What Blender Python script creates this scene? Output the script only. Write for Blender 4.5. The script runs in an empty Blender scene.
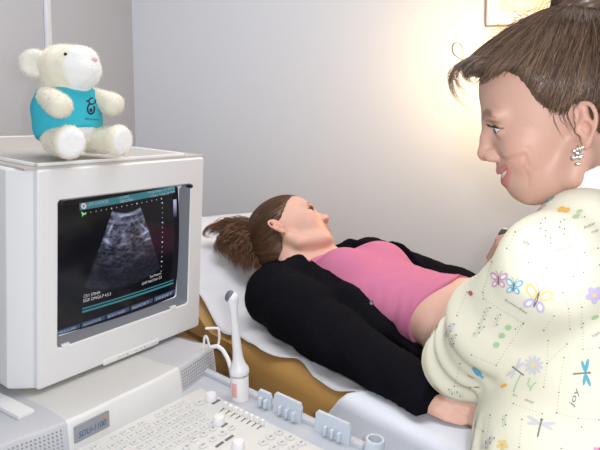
import bpy, bmesh, math, random
import numpy as np
from mathutils import Vector, Matrix
from mathutils.bvhtree import BVHTree

rng = np.random.default_rng(7)
random.seed(7)
SC = bpy.context.scene
COL = SC.collection

# ------------------------------------------------------------------ camera
ZC = 1.42                       # eye height of the photographer
FPX, PITCH, CYP, ROLL = 598.0, 0.073, 164.5, -0.009
fw = np.array([0, math.cos(PITCH), -math.sin(PITCH)])
r0 = np.array([1.0, 0, 0]); u0 = np.cross(r0, fw)
cr = math.cos(ROLL) * r0 + math.sin(ROLL) * u0
cu = -math.sin(ROLL) * r0 + math.cos(ROLL) * u0
cam_d = bpy.data.cameras.new('camera')
cam = bpy.data.objects.new('camera', cam_d); COL.objects.link(cam)
cam_d.sensor_width = 36.0
cam_d.lens = FPX / 600.0 * 36.0
cam_d.shift_y = -(225.0 - CYP) / 600.0
cam_d.clip_start = 0.02
M = Matrix.Identity(4)
for i in range(3):
    M[i][0], M[i][1], M[i][2] = cr[i], cu[i], -fw[i]
M[2][3] = ZC
cam.matrix_world = M
SC.camera = cam

# ------------------------------------------------------------------ light
SC.view_settings.view_transform = 'Standard'
SC.view_settings.look = 'None'
SC.view_settings.gamma = 1.0
SC.view_settings.use_curve_mapping = False
SC.view_settings.exposure = 0.0
world = bpy.data.worlds.new('room_light'); SC.world = world
world.use_nodes = True
wb = world.node_tree.nodes['Background']
wb.inputs[0].default_value = (0.93, 0.95, 1.0, 1)
wb.inputs[1].default_value = 0.92


def add_light(name, kind, loc, energy, color=(1, 1, 1), size=0.05, target=None, size_y=None):
    d = bpy.data.lights.new(name, kind); d.energy = energy; d.color = color
    if kind == 'AREA':
        d.size = size
        if size_y:
            d.shape = 'RECTANGLE'; d.size_y = size_y
    elif kind == 'SPOT':
        d.shadow_soft_size = size; d.spot_size = math.radians(100); d.spot_blend = 0.6
    else:
        d.shadow_soft_size = size
    o = bpy.data.objects.new(name, d); COL.objects.link(o); o.location = loc
    if target is not None:
        o.rotation_euler = (Vector(target) - Vector(loc)).to_track_quat('-Z', 'Y').to_euler()
    return o


add_light('camera_flash', 'SPOT', (0.041, 0.0, ZC + 0.022), 20.0, (0.97, 0.97, 1.0), 0.012, (0.041, 2.0, ZC - 0.22))
add_light('ceiling_fill', 'AREA', (0.0, 1.15, 2.55), 16.0, (0.95, 0.96, 1.0), 1.3, (0.0, 1.35, 0), 0.6)  # unseen overhead fill, added to brighten the back wall and couch


# ------------------------------------------------------------------ pixels of the photograph -> points in the room
def ray(x, y):
    return fw + cr * ((x - 300.0) / FPX) + cu * ((CYP - y) / FPX)


def PY(x, y, Y):
    d = ray(x, y)
    return np.array([0, 0, ZC]) + d * (Y / d[1])


def PZ(x, y, rel):
    d = ray(x, y)
    return np.array([0, 0, ZC]) + d * (rel / d[2])


def PP(x, y, q, n):
    d = ray(x, y); o = np.array([0, 0, ZC])
    return o + d * (np.dot(np.asarray(q) - o, n) / np.dot(d, n))


def nrm(v):
    v = np.asarray(v, float); return v / np.linalg.norm(v)


# ------------------------------------------------------------------ tagging
def tag(o, label=None, cat=None, group=None, kind=None):
    if label: o['label'] = label
    if cat: o['category'] = cat
    if group: o['group'] = group
    if kind: o['kind'] = kind
    return o


def thing(name, loc, label, cat, group=None):
    o = bpy.data.objects.new(name, None); COL.objects.link(o)
    o.location = Vector(loc); o.empty_display_size = 0.05
    tag(o, label, cat, group)
    return o


def link(name, me, mats, parent=None, label=None):
    o = bpy.data.objects.new(name, me); COL.objects.link(o)
    for m in (mats if isinstance(mats, (list, tuple)) else [mats]):
        me.materials.append(m)
    if parent is not None:
        o.parent = parent
        o.matrix_parent_inverse = world_of(parent).inverted()
    if label: o['label'] = label
    return o


def world_of(o):
    m = Matrix.LocRotScale(o.location, o.rotation_euler, o.scale)
    if o.parent is not None:
        m = world_of(o.parent) @ o.matrix_parent_inverse @ m
    return m


# ------------------------------------------------------------------ materials
def mat(name, col, rough=0.5, spec=0.4, metal=0.0, bump=None, sss=0.0, sheen=0.0, emit=None, coat=0.0, vary=None, alpha=None):
    """bump=(scale,strength,distance); vary=(scale,amount)"""
    m = bpy.data.materials.new(name); m.use_nodes = True
    nt = m.node_tree; b = nt.nodes['Principled BSDF']
    b.inputs['Base Color'].default_value = (*col, 1)
    b.inputs['Roughness'].default_value = rough
    b.inputs['Specular IOR Level'].default_value = spec
    b.inputs['Metallic'].default_value = metal
    if sss:
        b.inputs['Subsurface Weight'].default_value = sss
        b.inputs['Subsurface Radius'].default_value = (0.012, 0.005, 0.003)
        b.inputs['Subsurface Scale'].default_value = 0.6
    if sheen:
        b.inputs['Sheen Weight'].default_value = sheen
        b.inputs['Sheen Roughness'].default_value = 0.5
    if coat:
        b.inputs['Coat Weight'].default_value = coat
    if emit:
        b.inputs['Emission Color'].default_value = (*emit[0], 1)
        b.inputs['Emission Strength'].default_value = emit[1]
    tc = None
    if bump or vary:
        tc = nt.nodes.new('ShaderNodeTexCoord')
    if bump:
        n = nt.nodes.new('ShaderNodeTexNoise'); n.inputs['Scale'].default_value = bump[0]
        n.inputs['Detail'].default_value = 4
        bp = nt.nodes.new('ShaderNodeBump'); bp.inputs['Strength'].default_value = bump[1]
        bp.inputs['Distance'].default_value = bump[2]
        nt.links.new(tc.outputs['Object'], n.inputs['Vector'])
        nt.links.new(n.outputs[0], bp.inputs['Height'])
        nt.links.new(bp.outputs[0], b.inputs['Normal'])
    if vary:
        n = nt.nodes.new('ShaderNodeTexNoise'); n.inputs['Scale'].default_value = vary[0]
        n.inputs['Detail'].default_value = 5
        mx = nt.nodes.new('ShaderNodeMix'); mx.data_type = 'RGBA'
        mx.inputs[6].default_value = (*[c * (1 - vary[1]) for c in col], 1)
        mx.inputs[7].default_value = (*[min(1, c * (1 + vary[1])) for c in col], 1)
        nt.links.new(tc.outputs['Object'], n.inputs['Vector'])
        nt.links.new(n.outputs[0], mx.inputs[0])
        nt.links.new(mx.outputs[2], b.inputs['Base Color'])
    return m


def attr_mat(name, rough=0.5, spec=0.4, sss=0.0, bump=None, aniso=0.0, sheen=0.0):
    """base colour from the mesh's own colour attribute 'tint' (where lips, brows or strands differ in colour)"""
    m = mat(name, (1, 1, 1), rough, spec, bump=bump, sss=sss, sheen=sheen)
    nt = m.node_tree; a = nt.nodes.new('ShaderNodeAttribute'); a.attribute_name = 'tint'
    nt.links.new(a.outputs['Color'], nt.nodes['Principled BSDF'].inputs['Base Color'])
    if aniso:
        nt.nodes['Principled BSDF'].inputs['Anisotropic'].default_value = aniso
    return m


# ------------------------------------------------------------------ mesh building
class MB:
    def __init__(s):
        s.v = []; s.f = []; s.mi = []; s.n = 0

    def add(s, v, f, mi=0):
        v = np.asarray(v, float).reshape(-1, 3)
        s.v.append(v)
        for q in f:
            s.f.append(tuple(int(i) + s.n for i in q))
        s.mi += [mi] * len(f)
        s.n += len(v)
        return s

    def box(s, c, ax, size, bevel=0.0, seg=2, mi=0):
        bm = bmesh.new(); bmesh.ops.create_cube(bm, size=1.0)
        for v in bm.verts:
            v.co = Vector((v.co.x * size[0], v.co.y * size[1], v.co.z * size[2]))
        if bevel > 0:
            bmesh.ops.bevel(bm, geom=bm.edges[:], offset=min(bevel, 0.49 * min(size)), segments=seg, profile=0.5, affect='EDGES')
        return s.bm(bm, c, ax, mi)

    def bm(s, bm, c=(0, 0, 0), ax=None, mi=0):
        bm.verts.index_update()
        v = np.array([x.co[:] for x in bm.verts]).reshape(-1, 3)
        f = [[x.index for x in q.verts] for q in bm.faces]
        bm.free()
        if ax is not None:
            v = v @ np.asarray(ax, float)
        return s.add(v + np.asarray(c, float), f, mi)

    def tube(s, pts, rad, n=10, mi=0, caps=True):
        pts = np.asarray(pts, float); m = len(pts)
        rad = np.broadcast_to(np.asarray(rad, float), (m,))
        t = np.gradient(pts, axis=0); t /= np.linalg.norm(t, axis=1)[:, None] + 1e-12
        ref = np.array([0, 0, 1.0]) if abs(t[0][2]) < 0.9 else np.array([1.0, 0, 0])
        a = nrm(np.cross(t[0], ref)); V = []
        for i in range(m):
            a = a - t[i] * np.dot(a, t[i]); a = nrm(a); b = np.cross(t[i], a)
            th = np.arange(n) * 2 * math.pi / n
            V.append(pts[i] + rad[i] * (np.cos(th)[:, None] * a + np.sin(th)[:, None] * b))
        f = [(i * n + j, i * n + (j + 1) % n, (i + 1) * n + (j + 1) % n, (i + 1) * n + j) for i in range(m - 1) for j in range(n)]
        if caps:
            f += [tuple(range(n))[::-1], tuple((m - 1) * n + j for j in range(n))]
        return s.add(np.concatenate(V), f, mi)

    def lathe(s, prof, c, ax=np.eye(3), n=24, mi=0):
        """prof: (r, h) pairs along ax[2]"""
        ax = np.asarray(ax, float); V = []
        th = np.arange(n) * 2 * math.pi / n
        for r, h in prof:
            V.append(np.asarray(c) + max(r, 1e-5) * (np.cos(th)[:, None] * ax[0] + np.sin(th)[:, None] * ax[1]) + h * ax[2])
        m = len(prof)
        f = [(i * n + j, i * n + (j + 1) % n, (i + 1) * n + (j + 1) % n, (i + 1) * n + j) for i in range(m - 1) for j in range(n)]
        f += [tuple(range(n))[::-1], tuple((m - 1) * n + j for j in range(n))]
        return s.add(np.concatenate(V), f, mi)

    def prism(s, poly, ext, mi=0):
        """poly: closed ring of 3-D points, ext: extrusion vector"""
        p = np.asarray(poly, float); n = len(p); e = np.asarray(ext, float)
        f = [(i, (i + 1) % n, n + (i + 1) % n, n + i) for i in range(n)] + [tuple(range(n))[::-1], tuple(range(n, 2 * n))]
        return s.add(np.concatenate([p, p + e]), f, mi)

    def build(s, name, mats, parent=None, smooth=True, label=None, fix=True, angle=0.6):
        me = bpy.data.meshes.new(name)
        v = np.concatenate(s.v) if s.v else np.zeros((0, 3))
        me.from_pydata(v.tolist(), [], s.f)
        me.polygons.foreach_set('material_index', np.array(s.mi, dtype=np.int32))
        if fix:
            bm = bmesh.new(); bm.from_mesh(me); bmesh.ops.recalc_face_normals(bm, faces=bm.faces); bm.to_mesh(me); bm.free()
        if smooth:
            me.polygons.foreach_set('use_smooth', np.ones(len(me.polygons), bool))
            if angle:
                me.set_sharp_from_angle(angle=angle)
        me.update()
        return link(name, me, mats, parent, label)


def text_geo(s, size=1.0, shear=0.0, align='LEFT', bold=0.0):
    c = bpy.data.curves.new('t', 'FONT'); c.body = s; c.size = size; c.shear = shear; c.align_x = align; c.offset = bold
    c.resolution_u = 3
    o = bpy.data.objects.new('t', c); COL.objects.link(o)
    dg = bpy.context.evaluated_depsgraph_get()
    me = o.evaluated_get(dg).to_mesh()
    v = np.array([x.co[:] for x in me.vertices]).reshape(-1, 3); f = [list(p.vertices) for p in me.polygons]
    o.evaluated_get(dg).to_mesh_clear()
    bpy.data.objects.remove(o); bpy.data.curves.remove(c)
    return v, f


# ------------------------------------------------------------------ signed distance modelling
def smin(a, b, k):
    h = np.clip(0.5 + 0.5 * (b - a) / k, 0, 1)
    return b + (a - b) * h - k * h * (1 - h)


def smax(a, b, k):
    return -smin(-a, -b, k)


def sph(p, c, r):
    return np.linalg.norm(p - np.asarray(c), axis=1) - r


def ell(p, c, r, ax=None):
    q = p - np.asarray(c)
    if ax is not None:
        q = q @ np.asarray(ax).T
    r = np.asarray(r, float)
    k0 = np.linalg.norm(q / r, axis=1); k1 = np.linalg.norm(q / (r * r), axis=1) + 1e-9
    return k0 * (k0 - 1) / k1


def cap(p, a, b, ra, rb=None):
    a = np.asarray(a, float); b = np.asarray(b, float); rb = ra if rb is None else rb
    ba = b - a; pa = p - a
    t = np.clip(pa @ ba / (ba @ ba + 1e-12), 0, 1)
    return np.linalg.norm(pa - t[:, None] * ba, axis=1) - (ra + t * (rb - ra))


def chain(p, pts, rad, k=0.01):
    d = None
    for i in range(len(pts) - 1):
        e = cap(p, pts[i], pts[i + 1], rad[i], rad[i + 1])
        d = e if d is None else smin(d, e, k)
    return d


def half(p, q, n):
    return (p - np.asarray(q)) @ nrm(n)


def snoise(p, scale, seed=0, octs=2):
    """cheap smooth noise from sums of sines"""
    g = np.random.default_rng(seed); o = 0.0; amp = 1.0
    for k in range(octs):
        for j in range(4):
            d = nrm(g.normal(size=3)) * scale * (2 ** k) * g.uniform(0.7, 1.4)
            o = o + amp * np.sin(p @ d + g.uniform(0, 6.28))
        amp *= 0.5
    return o / 4.0


def axis_pts(segs):
    """segs: [(x0,x1,h),...] contiguous"""
    out = [segs[0][0]]
    for a, b, h in segs:
        n = max(1, int(round((b - a) / h)))
        out += list(a + (b - a) * (np.arange(n) + 1) / n)
    return np.array(out)


def snet(f, xs, ys, zs, newton=2):
    nx, ny, nz = len(xs), len(ys), len(zs); B = 8
    def cen(a):
        n = (len(a) + B - 1) // B
        lo = a[np.arange(n) * B]; hi = a[np.minimum(np.arange(n) * B + B, len(a) - 1)]
        return (lo + hi) / 2, (hi - lo) / 2
    (cx, hx), (cy, hy), (cz, hz) = cen(xs), cen(ys), cen(zs)
    G = np.stack(np.meshgrid(cx, cy, cz, indexing='ij'), -1).reshape(-1, 3)
    H = np.stack(np.meshgrid(hx, hy, hz, indexing='ij'), -1).reshape(-1, 3)
    d = f(G); act = np.abs(d) < 1.5 * np.linalg.norm(H, axis=1) + 0.003
    sh = (len(cx), len(cy), len(cz))
    def up(a):
        a = np.repeat(np.repeat(np.repeat(a.reshape(sh), B, 0), B, 1), B, 2)
        return a[:nx, :ny, :nz]
    V = up(np.where(d < 0, -1.0, 1.0).astype(np.float32)).copy()
    I = np.nonzero(up(act))
    P = np.stack([xs[I[0]], ys[I[1]], zs[I[2]]], 1)
    val = np.empty(len(P), np.float32)
    for i in range(0, len(P), 200000):
        val[i:i + 200000] = f(P[i:i + 200000])
    V[I] = val
    S = V < 0
    c = np.zeros((nx - 1, ny - 1, nz - 1), np.uint8)
    for a in (0, 1):
        for b in (0, 1):
            for e in (0, 1):
                c += S[a:nx - 1 + a, b:ny - 1 + b, e:nz - 1 + e]
    A = (c > 0) & (c < 8)
    ci = np.nonzero(A); n = len(ci[0])
    idx = np.full(A.shape, -1, np.int64); idx[ci] = np.arange(n)
    acc = np.zeros((n, 3)); cnt = np.zeros(n)
    off = [(a, b, e) for a in (0, 1) for b in (0, 1) for e in (0, 1)]
    def pos(o):
        return np.stack([xs[ci[0] + o[0]], ys[ci[1] + o[1]], zs[ci[2] + o[2]]], 1)
    for o in off:
        for k in range(3):
            if o[k] == 0:
                q = list(o); q[k] = 1
                va = V[ci[0] + o[0], ci[1] + o[1], ci[2] + o[2]]; vb = V[ci[0] + q[0], ci[1] + q[1], ci[2] + q[2]]
                m = (va < 0) != (vb < 0)
                t = np.where(m, va / np.where(m, va - vb, 1), 0)[:, None]
                acc += np.where(m[:, None], pos(o) * (1 - t) + pos(q) * t, 0); cnt += m
    vv = acc / cnt[:, None]
    F = []
    for k in range(3):
        sa = [slice(1, None)] * 3; sa[k] = slice(0, -1)
        sb = [slice(1, None)] * 3; sb[k] = slice(1, None)
        # edge between (i) and (i+1) along k, other indices >= 1
        e0 = S[tuple(sa)]; e1 = S[tuple(sb)]
        i = np.nonzero(e0 != e1); pos_ = e0[i]
        b = [i[0] + 1, i[1] + 1, i[2] + 1]; b[k] = b[k] - 1
        k1, k2 = (k + 1) % 3, (k + 2) % 3
        lim = [nx - 1, ny - 1, nz - 1]
        ok = (b[k1] < lim[k1]) & (b[k2] < lim[k2]) & (b[k] < lim[k])
        b = [x[ok] for x in b]; pos_ = pos_[ok]
        def cell(d1, d2):
            q = list(b); q[k1] = b[k1] - d1; q[k2] = b[k2] - d2
            return idx[q[0], q[1], q[2]]
        q = np.stack([cell(1, 1), cell(0, 1), cell(0, 0), cell(1, 0)], 1)
        q[~pos_] = q[~pos_][:, ::-1]
        F.append(q)
    F = np.concatenate(F); F = F[(F >= 0).all(1)]
    for _ in range(newton):
        e = 0.0006; d0 = f(vv)
        g = np.stack([f(vv + np.eye(3)[k] * e) - d0 for k in range(3)], 1) / e
        st = d0[:, None] * g / (np.sum(g * g, 1)[:, None] + 0.2)
        l = np.linalg.norm(st, axis=1)[:, None]
        vv = vv - st * np.minimum(1, 0.0015 / (l + 1e-9)) * 0.8
    return vv, F


def grid(lo, hi, h):
    return [axis_pts([(lo[k], hi[k], h)]) for k in range(3)]


def raw_mesh(name, v, F, smooth=True):
    me = bpy.data.meshes.new(name)
    me.vertices.add(len(v)); me.vertices.foreach_set('co', np.asarray(v, np.float32).ravel())
    F = np.asarray(F); k = F.shape[1]
    me.loops.add(F.size); me.loops.foreach_set('vertex_index', F.ravel().astype(np.int32))
    me.polygons.add(len(F)); me.polygons.foreach_set('loop_start', (np.arange(len(F)) * k).astype(np.int32))
    try:
        me.polygons.foreach_set('loop_total', np.full(len(F), k, np.int32))
    except Exception:
        pass
    if smooth:
        me.polygons.foreach_set('use_smooth', np.ones(len(F), bool))
    me.update(calc_edges=True); me.validate()
    return me


def set_tint(me, col):
    a = me.color_attributes.new('tint', 'FLOAT_COLOR', 'POINT')
    c = np.ones((len(col), 4), np.float32); c[:, :3] = col
    a.data.foreach_set('color', c.ravel())


def sdf_obj(name, f, axes, mats, parent=None, label=None, tint=None, newton=2):
    v, F = snet(f, *axes, newton=newton)
    me = raw_mesh(name, v, F)
    if tint is not None:
        set_tint(me, tint(v))
    return link(name, me, mats, parent, label)


def normals_of(v, F):
    a = v[F[:, 1]] - v[F[:, 0]]; b = v[F[:, 2]] - v[F[:, 0]]
    fn = np.cross(a, b); n = np.zeros_like(v)
    for k in range(F.shape[1]):
        np.add.at(n, F[:, k], fn)
    return n / (np.linalg.norm(n, axis=1)[:, None] + 1e-12)


def strand_arrays(paths, rad, tints=None, n=3):
    """paths: list of (m,3) arrays (equal m) -> tube mesh arrays (triangular section, tapered to the tip)"""
    P = np.stack(paths); S, m, _ = P.shape
    T = np.gradient(P, axis=1); T /= np.linalg.norm(T, axis=2)[..., None] + 1e-12
    ref = np.broadcast_to(np.array([0.31, 0.52, 0.79]), T.shape)
    A = np.cross(T, ref); A /= np.linalg.norm(A, axis=2)[..., None] + 1e-12
    Bv = np.cross(T, A)
    tp = np.linspace(0, 1, m); w = rad * np.clip(np.minimum(1.0, 0.5 + 3 * tp), 0, 1) * np.clip((1 - tp) * 2.2, 0.12, 1)
    rr = np.broadcast_to(np.asarray(w), (S, m)) if np.ndim(rad) == 0 else np.asarray(rad)[:, None] * (w / rad if np.ndim(rad) == 0 else np.clip(np.minimum(1.0, 0.5 + 3 * tp), 0, 1) * np.clip((1 - tp) * 2.2, 0.12, 1))
    th = np.arange(n) * 2 * math.pi / n
    V = P[:, :, None, :] + rr[:, :, None, None] * (np.cos(th)[:, None] * A[:, :, None, :] + np.sin(th)[:, None] * Bv[:, :, None, :])
    V = V.reshape(-1, 3)
    base = (np.arange(S) * m * n)[:, None, None]
    i = (np.arange(m - 1) * n)[None, :, None]; j = np.arange(n)[None, None, :]; j2 = (j + 1) % n
    F = np.stack([base + i + j, base + i + j2, base + i + n + j2, base + i + n + j], -1).reshape(-1, 4)
    tint = None
    if tints is not None:
        tint = np.repeat(np.asarray(tints), m * n, axis=0)
    return V, F, tint


def fuzz(v, F, count, length, rad, lay=None, seed=1, jitter=0.6, mask=None):
    """short pile hairs standing on a surface"""
    g = np.random.default_rng(seed)
    N = normals_of(v, F)
    pool = np.arange(len(v)) if mask is None else np.nonzero(mask(v))[0]
    i = g.choice(pool, count); n = N[i] + g.normal(size=(count, 3)) * jitter * 0.6
    if lay is not None: n = n + np.asarray(lay)
    n /= np.linalg.norm(n, axis=1)[:, None]
    p = v[i] + g.normal(size=(count, 3)) * 0.0008
    s = np.cross(n, g.normal(size=(count, 3))); s /= np.linalg.norm(s, axis=1)[:, None]
    L = length * g.uniform(0.5, 1.2, count)[:, None]
    V = np.stack([p - s * rad, p + s * rad, p + n * L], 1).reshape(-1, 3)
    T = np.arange(count * 3).reshape(-1, 3)
    return V, T


def mixed_mesh(name, quads, tris=None):
    """join one quad surface with loose triangles in one mesh"""
    v, F = quads; V = v; fl = [tuple(q) for q in F.tolist()]
    if tris is not None:
        t, T = tris; fl += [tuple(q) for q in (T + len(v)).tolist()]; V = np.concatenate([v, t])
    me = bpy.data.meshes.new(name); me.from_pydata(V.tolist(), [], fl)
    me.polygons.foreach_set('use_smooth', np.ones(len(me.polygons), bool)); me.update()
    return me

def bvh_of(o):
    me = o.data; return BVHTree.FromPolygons([v.co[:] for v in me.vertices], [list(p.vertices) for p in me.polygons])


def snap(bvh, x, y, lift=0.0006):
    """the point of a surface that the photograph shows at a pixel"""
    d = ray(x, y); loc, nor, i, t = bvh.ray_cast(Vector((0, 0, ZC)), Vector(d).normalized())
    if loc is None: return None
    n = np.array(nor); n = n if n @ d < 0 else -n
    return np.array(loc) + n * lift


class Print:
    """flat shapes printed on a surface"""
    def __init__(s, bvh, lift=0.0005): s.b = bvh; s.mb = MB(); s.l = lift; s.ok = True

    def poly(s, pts, mi=0):
        P = [snap(s.b, *p, lift=s.l) for p in pts]
        if any(p is None for p in P): return
        P = np.array(P)
        if np.max(np.linalg.norm(P - P.mean(0), axis=1)) > 0.04: return
        s.mb.add(P, [tuple(range(len(P)))], mi)

    def strip(s, pts, w, mi=0):
        pts = np.asarray(pts, float); t = np.gradient(pts, axis=0); t /= np.linalg.norm(t, axis=1)[:, None] + 1e-9
        n = np.stack([-t[:, 1], t[:, 0]], 1) * w / 2
        for i in range(len(pts) - 1):
            s.poly([pts[i] + n[i], pts[i + 1] + n[i + 1], pts[i + 1] - n[i + 1], pts[i] - n[i]], mi)

    def oval(s, c, a, b, ang=0, mi=0, n=10):
        th = np.arange(n) * 2 * math.pi / n; ca_, sa_ = math.cos(ang), math.sin(ang)
        s.poly([(c[0] + a * math.cos(t) * ca_ - b * math.sin(t) * sa_, c[1] + a * math.cos(t) * sa_ + b * math.sin(t) * ca_) for t in th], mi)

    def dots(s, pts, step=3.0, r=0.45, mi=0):
        pts = np.asarray(pts, float)
        for a, b in zip(pts[:-1], pts[1:]):
            n = max(1, int(np.linalg.norm(b - a) / step))
            for i in range(n): s.oval(a + (b - a) * i / n, r, r, 0, mi, 5)

    def text(s, txt, p0, p1, h, mi=0, shear=0.2):
        v, f = text_geo(txt, 1.0, shear); p0 = np.array(p0, float); p1 = np.array(p1, float)
        dx = (p1 - p0) / v[:, 0].max(); dy = np.array([dx[1], -dx[0]]); dy = dy / np.linalg.norm(dy) * h / 0.72
        P = [snap(s.b, *(p0 + dx * x[0] + dy * x[1]), lift=s.l) for x in v]
        if any(p is None for p in P): return
        P = np.array(P)
        s.mb.add(P, f, mi)



# ================================================================== the room
UP = np.array([0, 0, 1.0])
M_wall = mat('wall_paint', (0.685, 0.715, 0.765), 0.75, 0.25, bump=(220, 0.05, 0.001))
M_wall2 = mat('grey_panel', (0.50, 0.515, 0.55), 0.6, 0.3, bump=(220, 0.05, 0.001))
M_trim = mat('trim_strip', (0.72, 0.73, 0.78), 0.45, 0.4)
M_floor = mat('floor_vinyl', (0.42, 0.40, 0.37), 0.4, 0.4, vary=(30, 0.08))
M_ceil = mat('ceiling_tile', (0.8, 0.8, 0.79), 0.9, 0.1)

CRN = PY(135, 121, 2.5); CRN[2] = 0            # the room corner behind the monitor
wa = math.radians(10)
WB = np.array([math.cos(wa), -math.sin(wa), 0])   # along the back wall, to the right
WL = np.array([-math.sin(wa), -math.cos(wa), 0])  # along the left wall, towards the camera
HC = 2.6


def struct(name, mb, m, **k):
    return tag(mb.build(name, m, **k), kind='structure')


def wall(name, p, d, length, out, m):
    mb = MB(); q = p - out * 0.0
    mb.prism([p, p + d * length, p + d * length + UP * HC, p + UP * HC], out * 0.1)
    struct(name, mb, m, smooth=False)


wall('wall_back', CRN - WL * 0 + WL * -0.0, WB, 2.75, -WL, M_wall)
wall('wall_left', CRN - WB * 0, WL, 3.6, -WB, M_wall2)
wall('wall_right', CRN + WB * 2.75, WL, 3.6, WB, M_wall)
fl = [CRN - WB * .1 - WL * .1, CRN + WB * 2.85 - WL * .1, CRN + WB * 2.85 + WL * 3.6, CRN - WB * .1 + WL * 3.6]
struct('floor', MB().prism([p - UP * 0.1 for p in fl], UP * 0.1), M_floor, smooth=False)
struct('ceiling', MB().prism([p + UP * HC for p in fl], UP * 0.1), M_ceil, smooth=False)
# vertical cover strip on the left wall
dl = np.cross(WL, UP)
t_hit = PP(46, 20, CRN, WB); tl = float(np.dot(t_hit - CRN, WL))
mb = MB(); mb.box(CRN + WL * tl + WB * 0.006 + UP * HC / 2, [WL, WB, UP], (0.026, 0.012, HC - 0.002), 0.003)
struct('trim_1', mb, M_trim)
for nm, d, p0, ln, off in (('baseboard_back', WB, CRN + WL * 0.007, 2.75, 0), ('baseboard_left', WL, CRN + WB * 0.007, 3.6, 0)):
    mb = MB(); mb.box(p0 + d * ln / 2 + UP * 0.05, [d, np.cross(UP, d), UP], (ln, 0.014, 0.1), 0.003)
    struct(nm, mb, M_trim)

# framed picture on the back wall
M_frame = mat('frame_brown', (0.24, 0.17, 0.18), 0.4)
M_mount = mat('mount_cream', (0.86, 0.83, 0.76), 0.8)
M_print = mat('print_gold', (0.85, 0.79, 0.62), 0.7, vary=(14, 0.3))
fbl = PP(485, 27, CRN + WL * 0.012, WL); fw_, fh_ = 0.38, 0.50
fc = fbl + WB * fw_ / 2 + UP * fh_ / 2
pic = thing('picture_frame', fc, 'thin dark framed picture with cream mount on the wall above the woman in glasses-free profile', 'picture')
pic['label'] = 'thin dark framed picture hanging on the wall behind the standing woman'
mb = MB(); t = 0.0055
for sx in (-1, 1):
    mb.box(fc + WB * sx * (fw_ / 2 - t / 2), [WB, UP, -WL], (t, fh_, 0.022), 0.002)
for sz in (-1, 1):
    mb.box(fc + UP * sz * (fh_ / 2 - t / 2), [WB, UP, -WL], (fw_ - 2 * t, t, 0.022), 0.002)
mb.build('frame', M_frame, pic)
mb = MB(); mb.box(fc, [WB, UP, -WL], (fw_ - 2 * t, fh_ - 2 * t, 0.008)); mb.build('mount', M_mount, pic, smooth=False)
mb = MB(); mb.box(fc + WL * 0.005 , [WB, UP, -WL], (fw_ - 0.1, fh_ - 0.1, 0.004)); mb.build('print', M_print, pic, smooth=False)

# globe lamp on the wall, behind the standing woman's head
M_globe = mat('lamp_globe', (0.8, 0.75, 0.65), 0.4, emit=((1.0, 0.66, 0.30), 80.0)); M_brass = mat('brass', (0.55, 0.40, 0.18), 0.3, metal=1.0)
lw = PP(503, 64, CRN, WL); lamp = thing('wall_lamp', lw, 'round glowing wall lamp hidden behind the standing woman', 'lamp')
lax = np.stack([WB, UP, WL])
MB().lathe([(0.05, 0.0005), (0.05, 0.012), (0.04, 0.018), (0.012, 0.022), (0.012, 0.225), (0, 0.225)], lw, lax, 28).build('wall_plate', M_brass, lamp)
MB().lathe([(0.058 * math.sin(t), 0.28 - 0.058 * math.cos(t)) for t in np.linspace(0, math.pi, 18)], lw, lax, 28).build('globe', M_globe, lamp, angle=None)

# ================================================================== examination table
D = nrm([0.62, -0.785, 0]); N = nrm([0.785, 0.62, 0])   # head -> foot, near -> far
ZT = ZC - 0.54
T0 = PZ(345, 396, -0.54)


def TB(u, w, z=0.0):
    """table frame: u along the couch to the foot, w across to the far side, z above the couch top"""
    return np.array([T0[0], T0[1], ZT]) + D * u + N * w + UP * z


M_tan = mat('tan_vinyl', (0.54, 0.30, 0.088), 0.42, 0.45, bump=(14, 0.12, 0.01), vary=(5, 0.1))
M_paper = mat('couch_paper', (0.76, 0.77, 0.81), 0.8, 0.15, bump=(60, 0.15, 0.002))
M_drape = mat('white_drape', (0.80, 0.83, 0.90), 0.85, 0.1, bump=(160, 0.2, 0.001))
M_steel = mat('painted_steel', (0.5, 0.47, 0.42), 0.4, 0.5)
U0, U1, WW = -1.02, 0.335, 0.62
AXT = [D, N, UP]
tb = thing('examination_table', TB((U0 + U1) / 2, WW / 2, -ZT), 'tan vinyl examination table the dark-haired patient lies on', 'examination table')
mb = MB(); mb.box(TB((U0 + U1) / 2, WW / 2, -0.07), AXT, (U1 - U0, WW, 0.14), 0.045, 5); mb.build('mattress', M_tan, tb)


def wedge(u, w):
    """rise of the head rest above the flat couch"""
    s = np.clip((-0.46 - u) / 0.44, 0, 1); s = s * s * (3 - 2 * s)
    return 0.205 * s


us = np.linspace(U0 + 0.005, -0.42, 30); ws = np.linspace(0.0, WW, 14)
mb = MB(); V = []; nu, nw = len(us), len(ws)
for u in us:
    for w in ws:
        e = min(w, WW - w, u - us[0]); r = 0.03
        dz = -(r - math.sqrt(max(0, r * r - max(0, r - e) ** 2))) if e < r else 0
        V.append(TB(u, w, max(-0.02, wedge(u, w) + dz - 0.004 + (0 if wedge(u, w) > .01 else -0.01))))
for u in us:
    for w in ws: V.append(TB(u, w, -0.06))
n1 = nu * nw
f = []
for i in range(nu - 1):
    for j in range(nw - 1):
        a = i * nw + j; f += [(a, a + 1, a + nw + 1, a + nw), (n1 + a, n1 + a + nw, n1 + a + nw + 1, n1 + a + 1)]
for i in range(nu - 1):
    for j in (0, nw - 1):
        a = i * nw + j; f.append((a, a + nw, n1 + a + nw, n1 + a))
for j in range(nw - 1):
    for i in (0, nu - 1):
        a = i * nw + j; f.append((a, a + 1, n1 + a + 1, n1 + a))
mb.add(V, f); mb.build('headrest', M_tan, tb)
mb = MB(); mb.box(TB((U0 + U1) / 2, WW / 2, -0.165), AXT, (U1 - U0 - 0.06, WW - 0.06, 0.05), 0.008); mb.build('deck', M_steel, tb)
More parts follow.
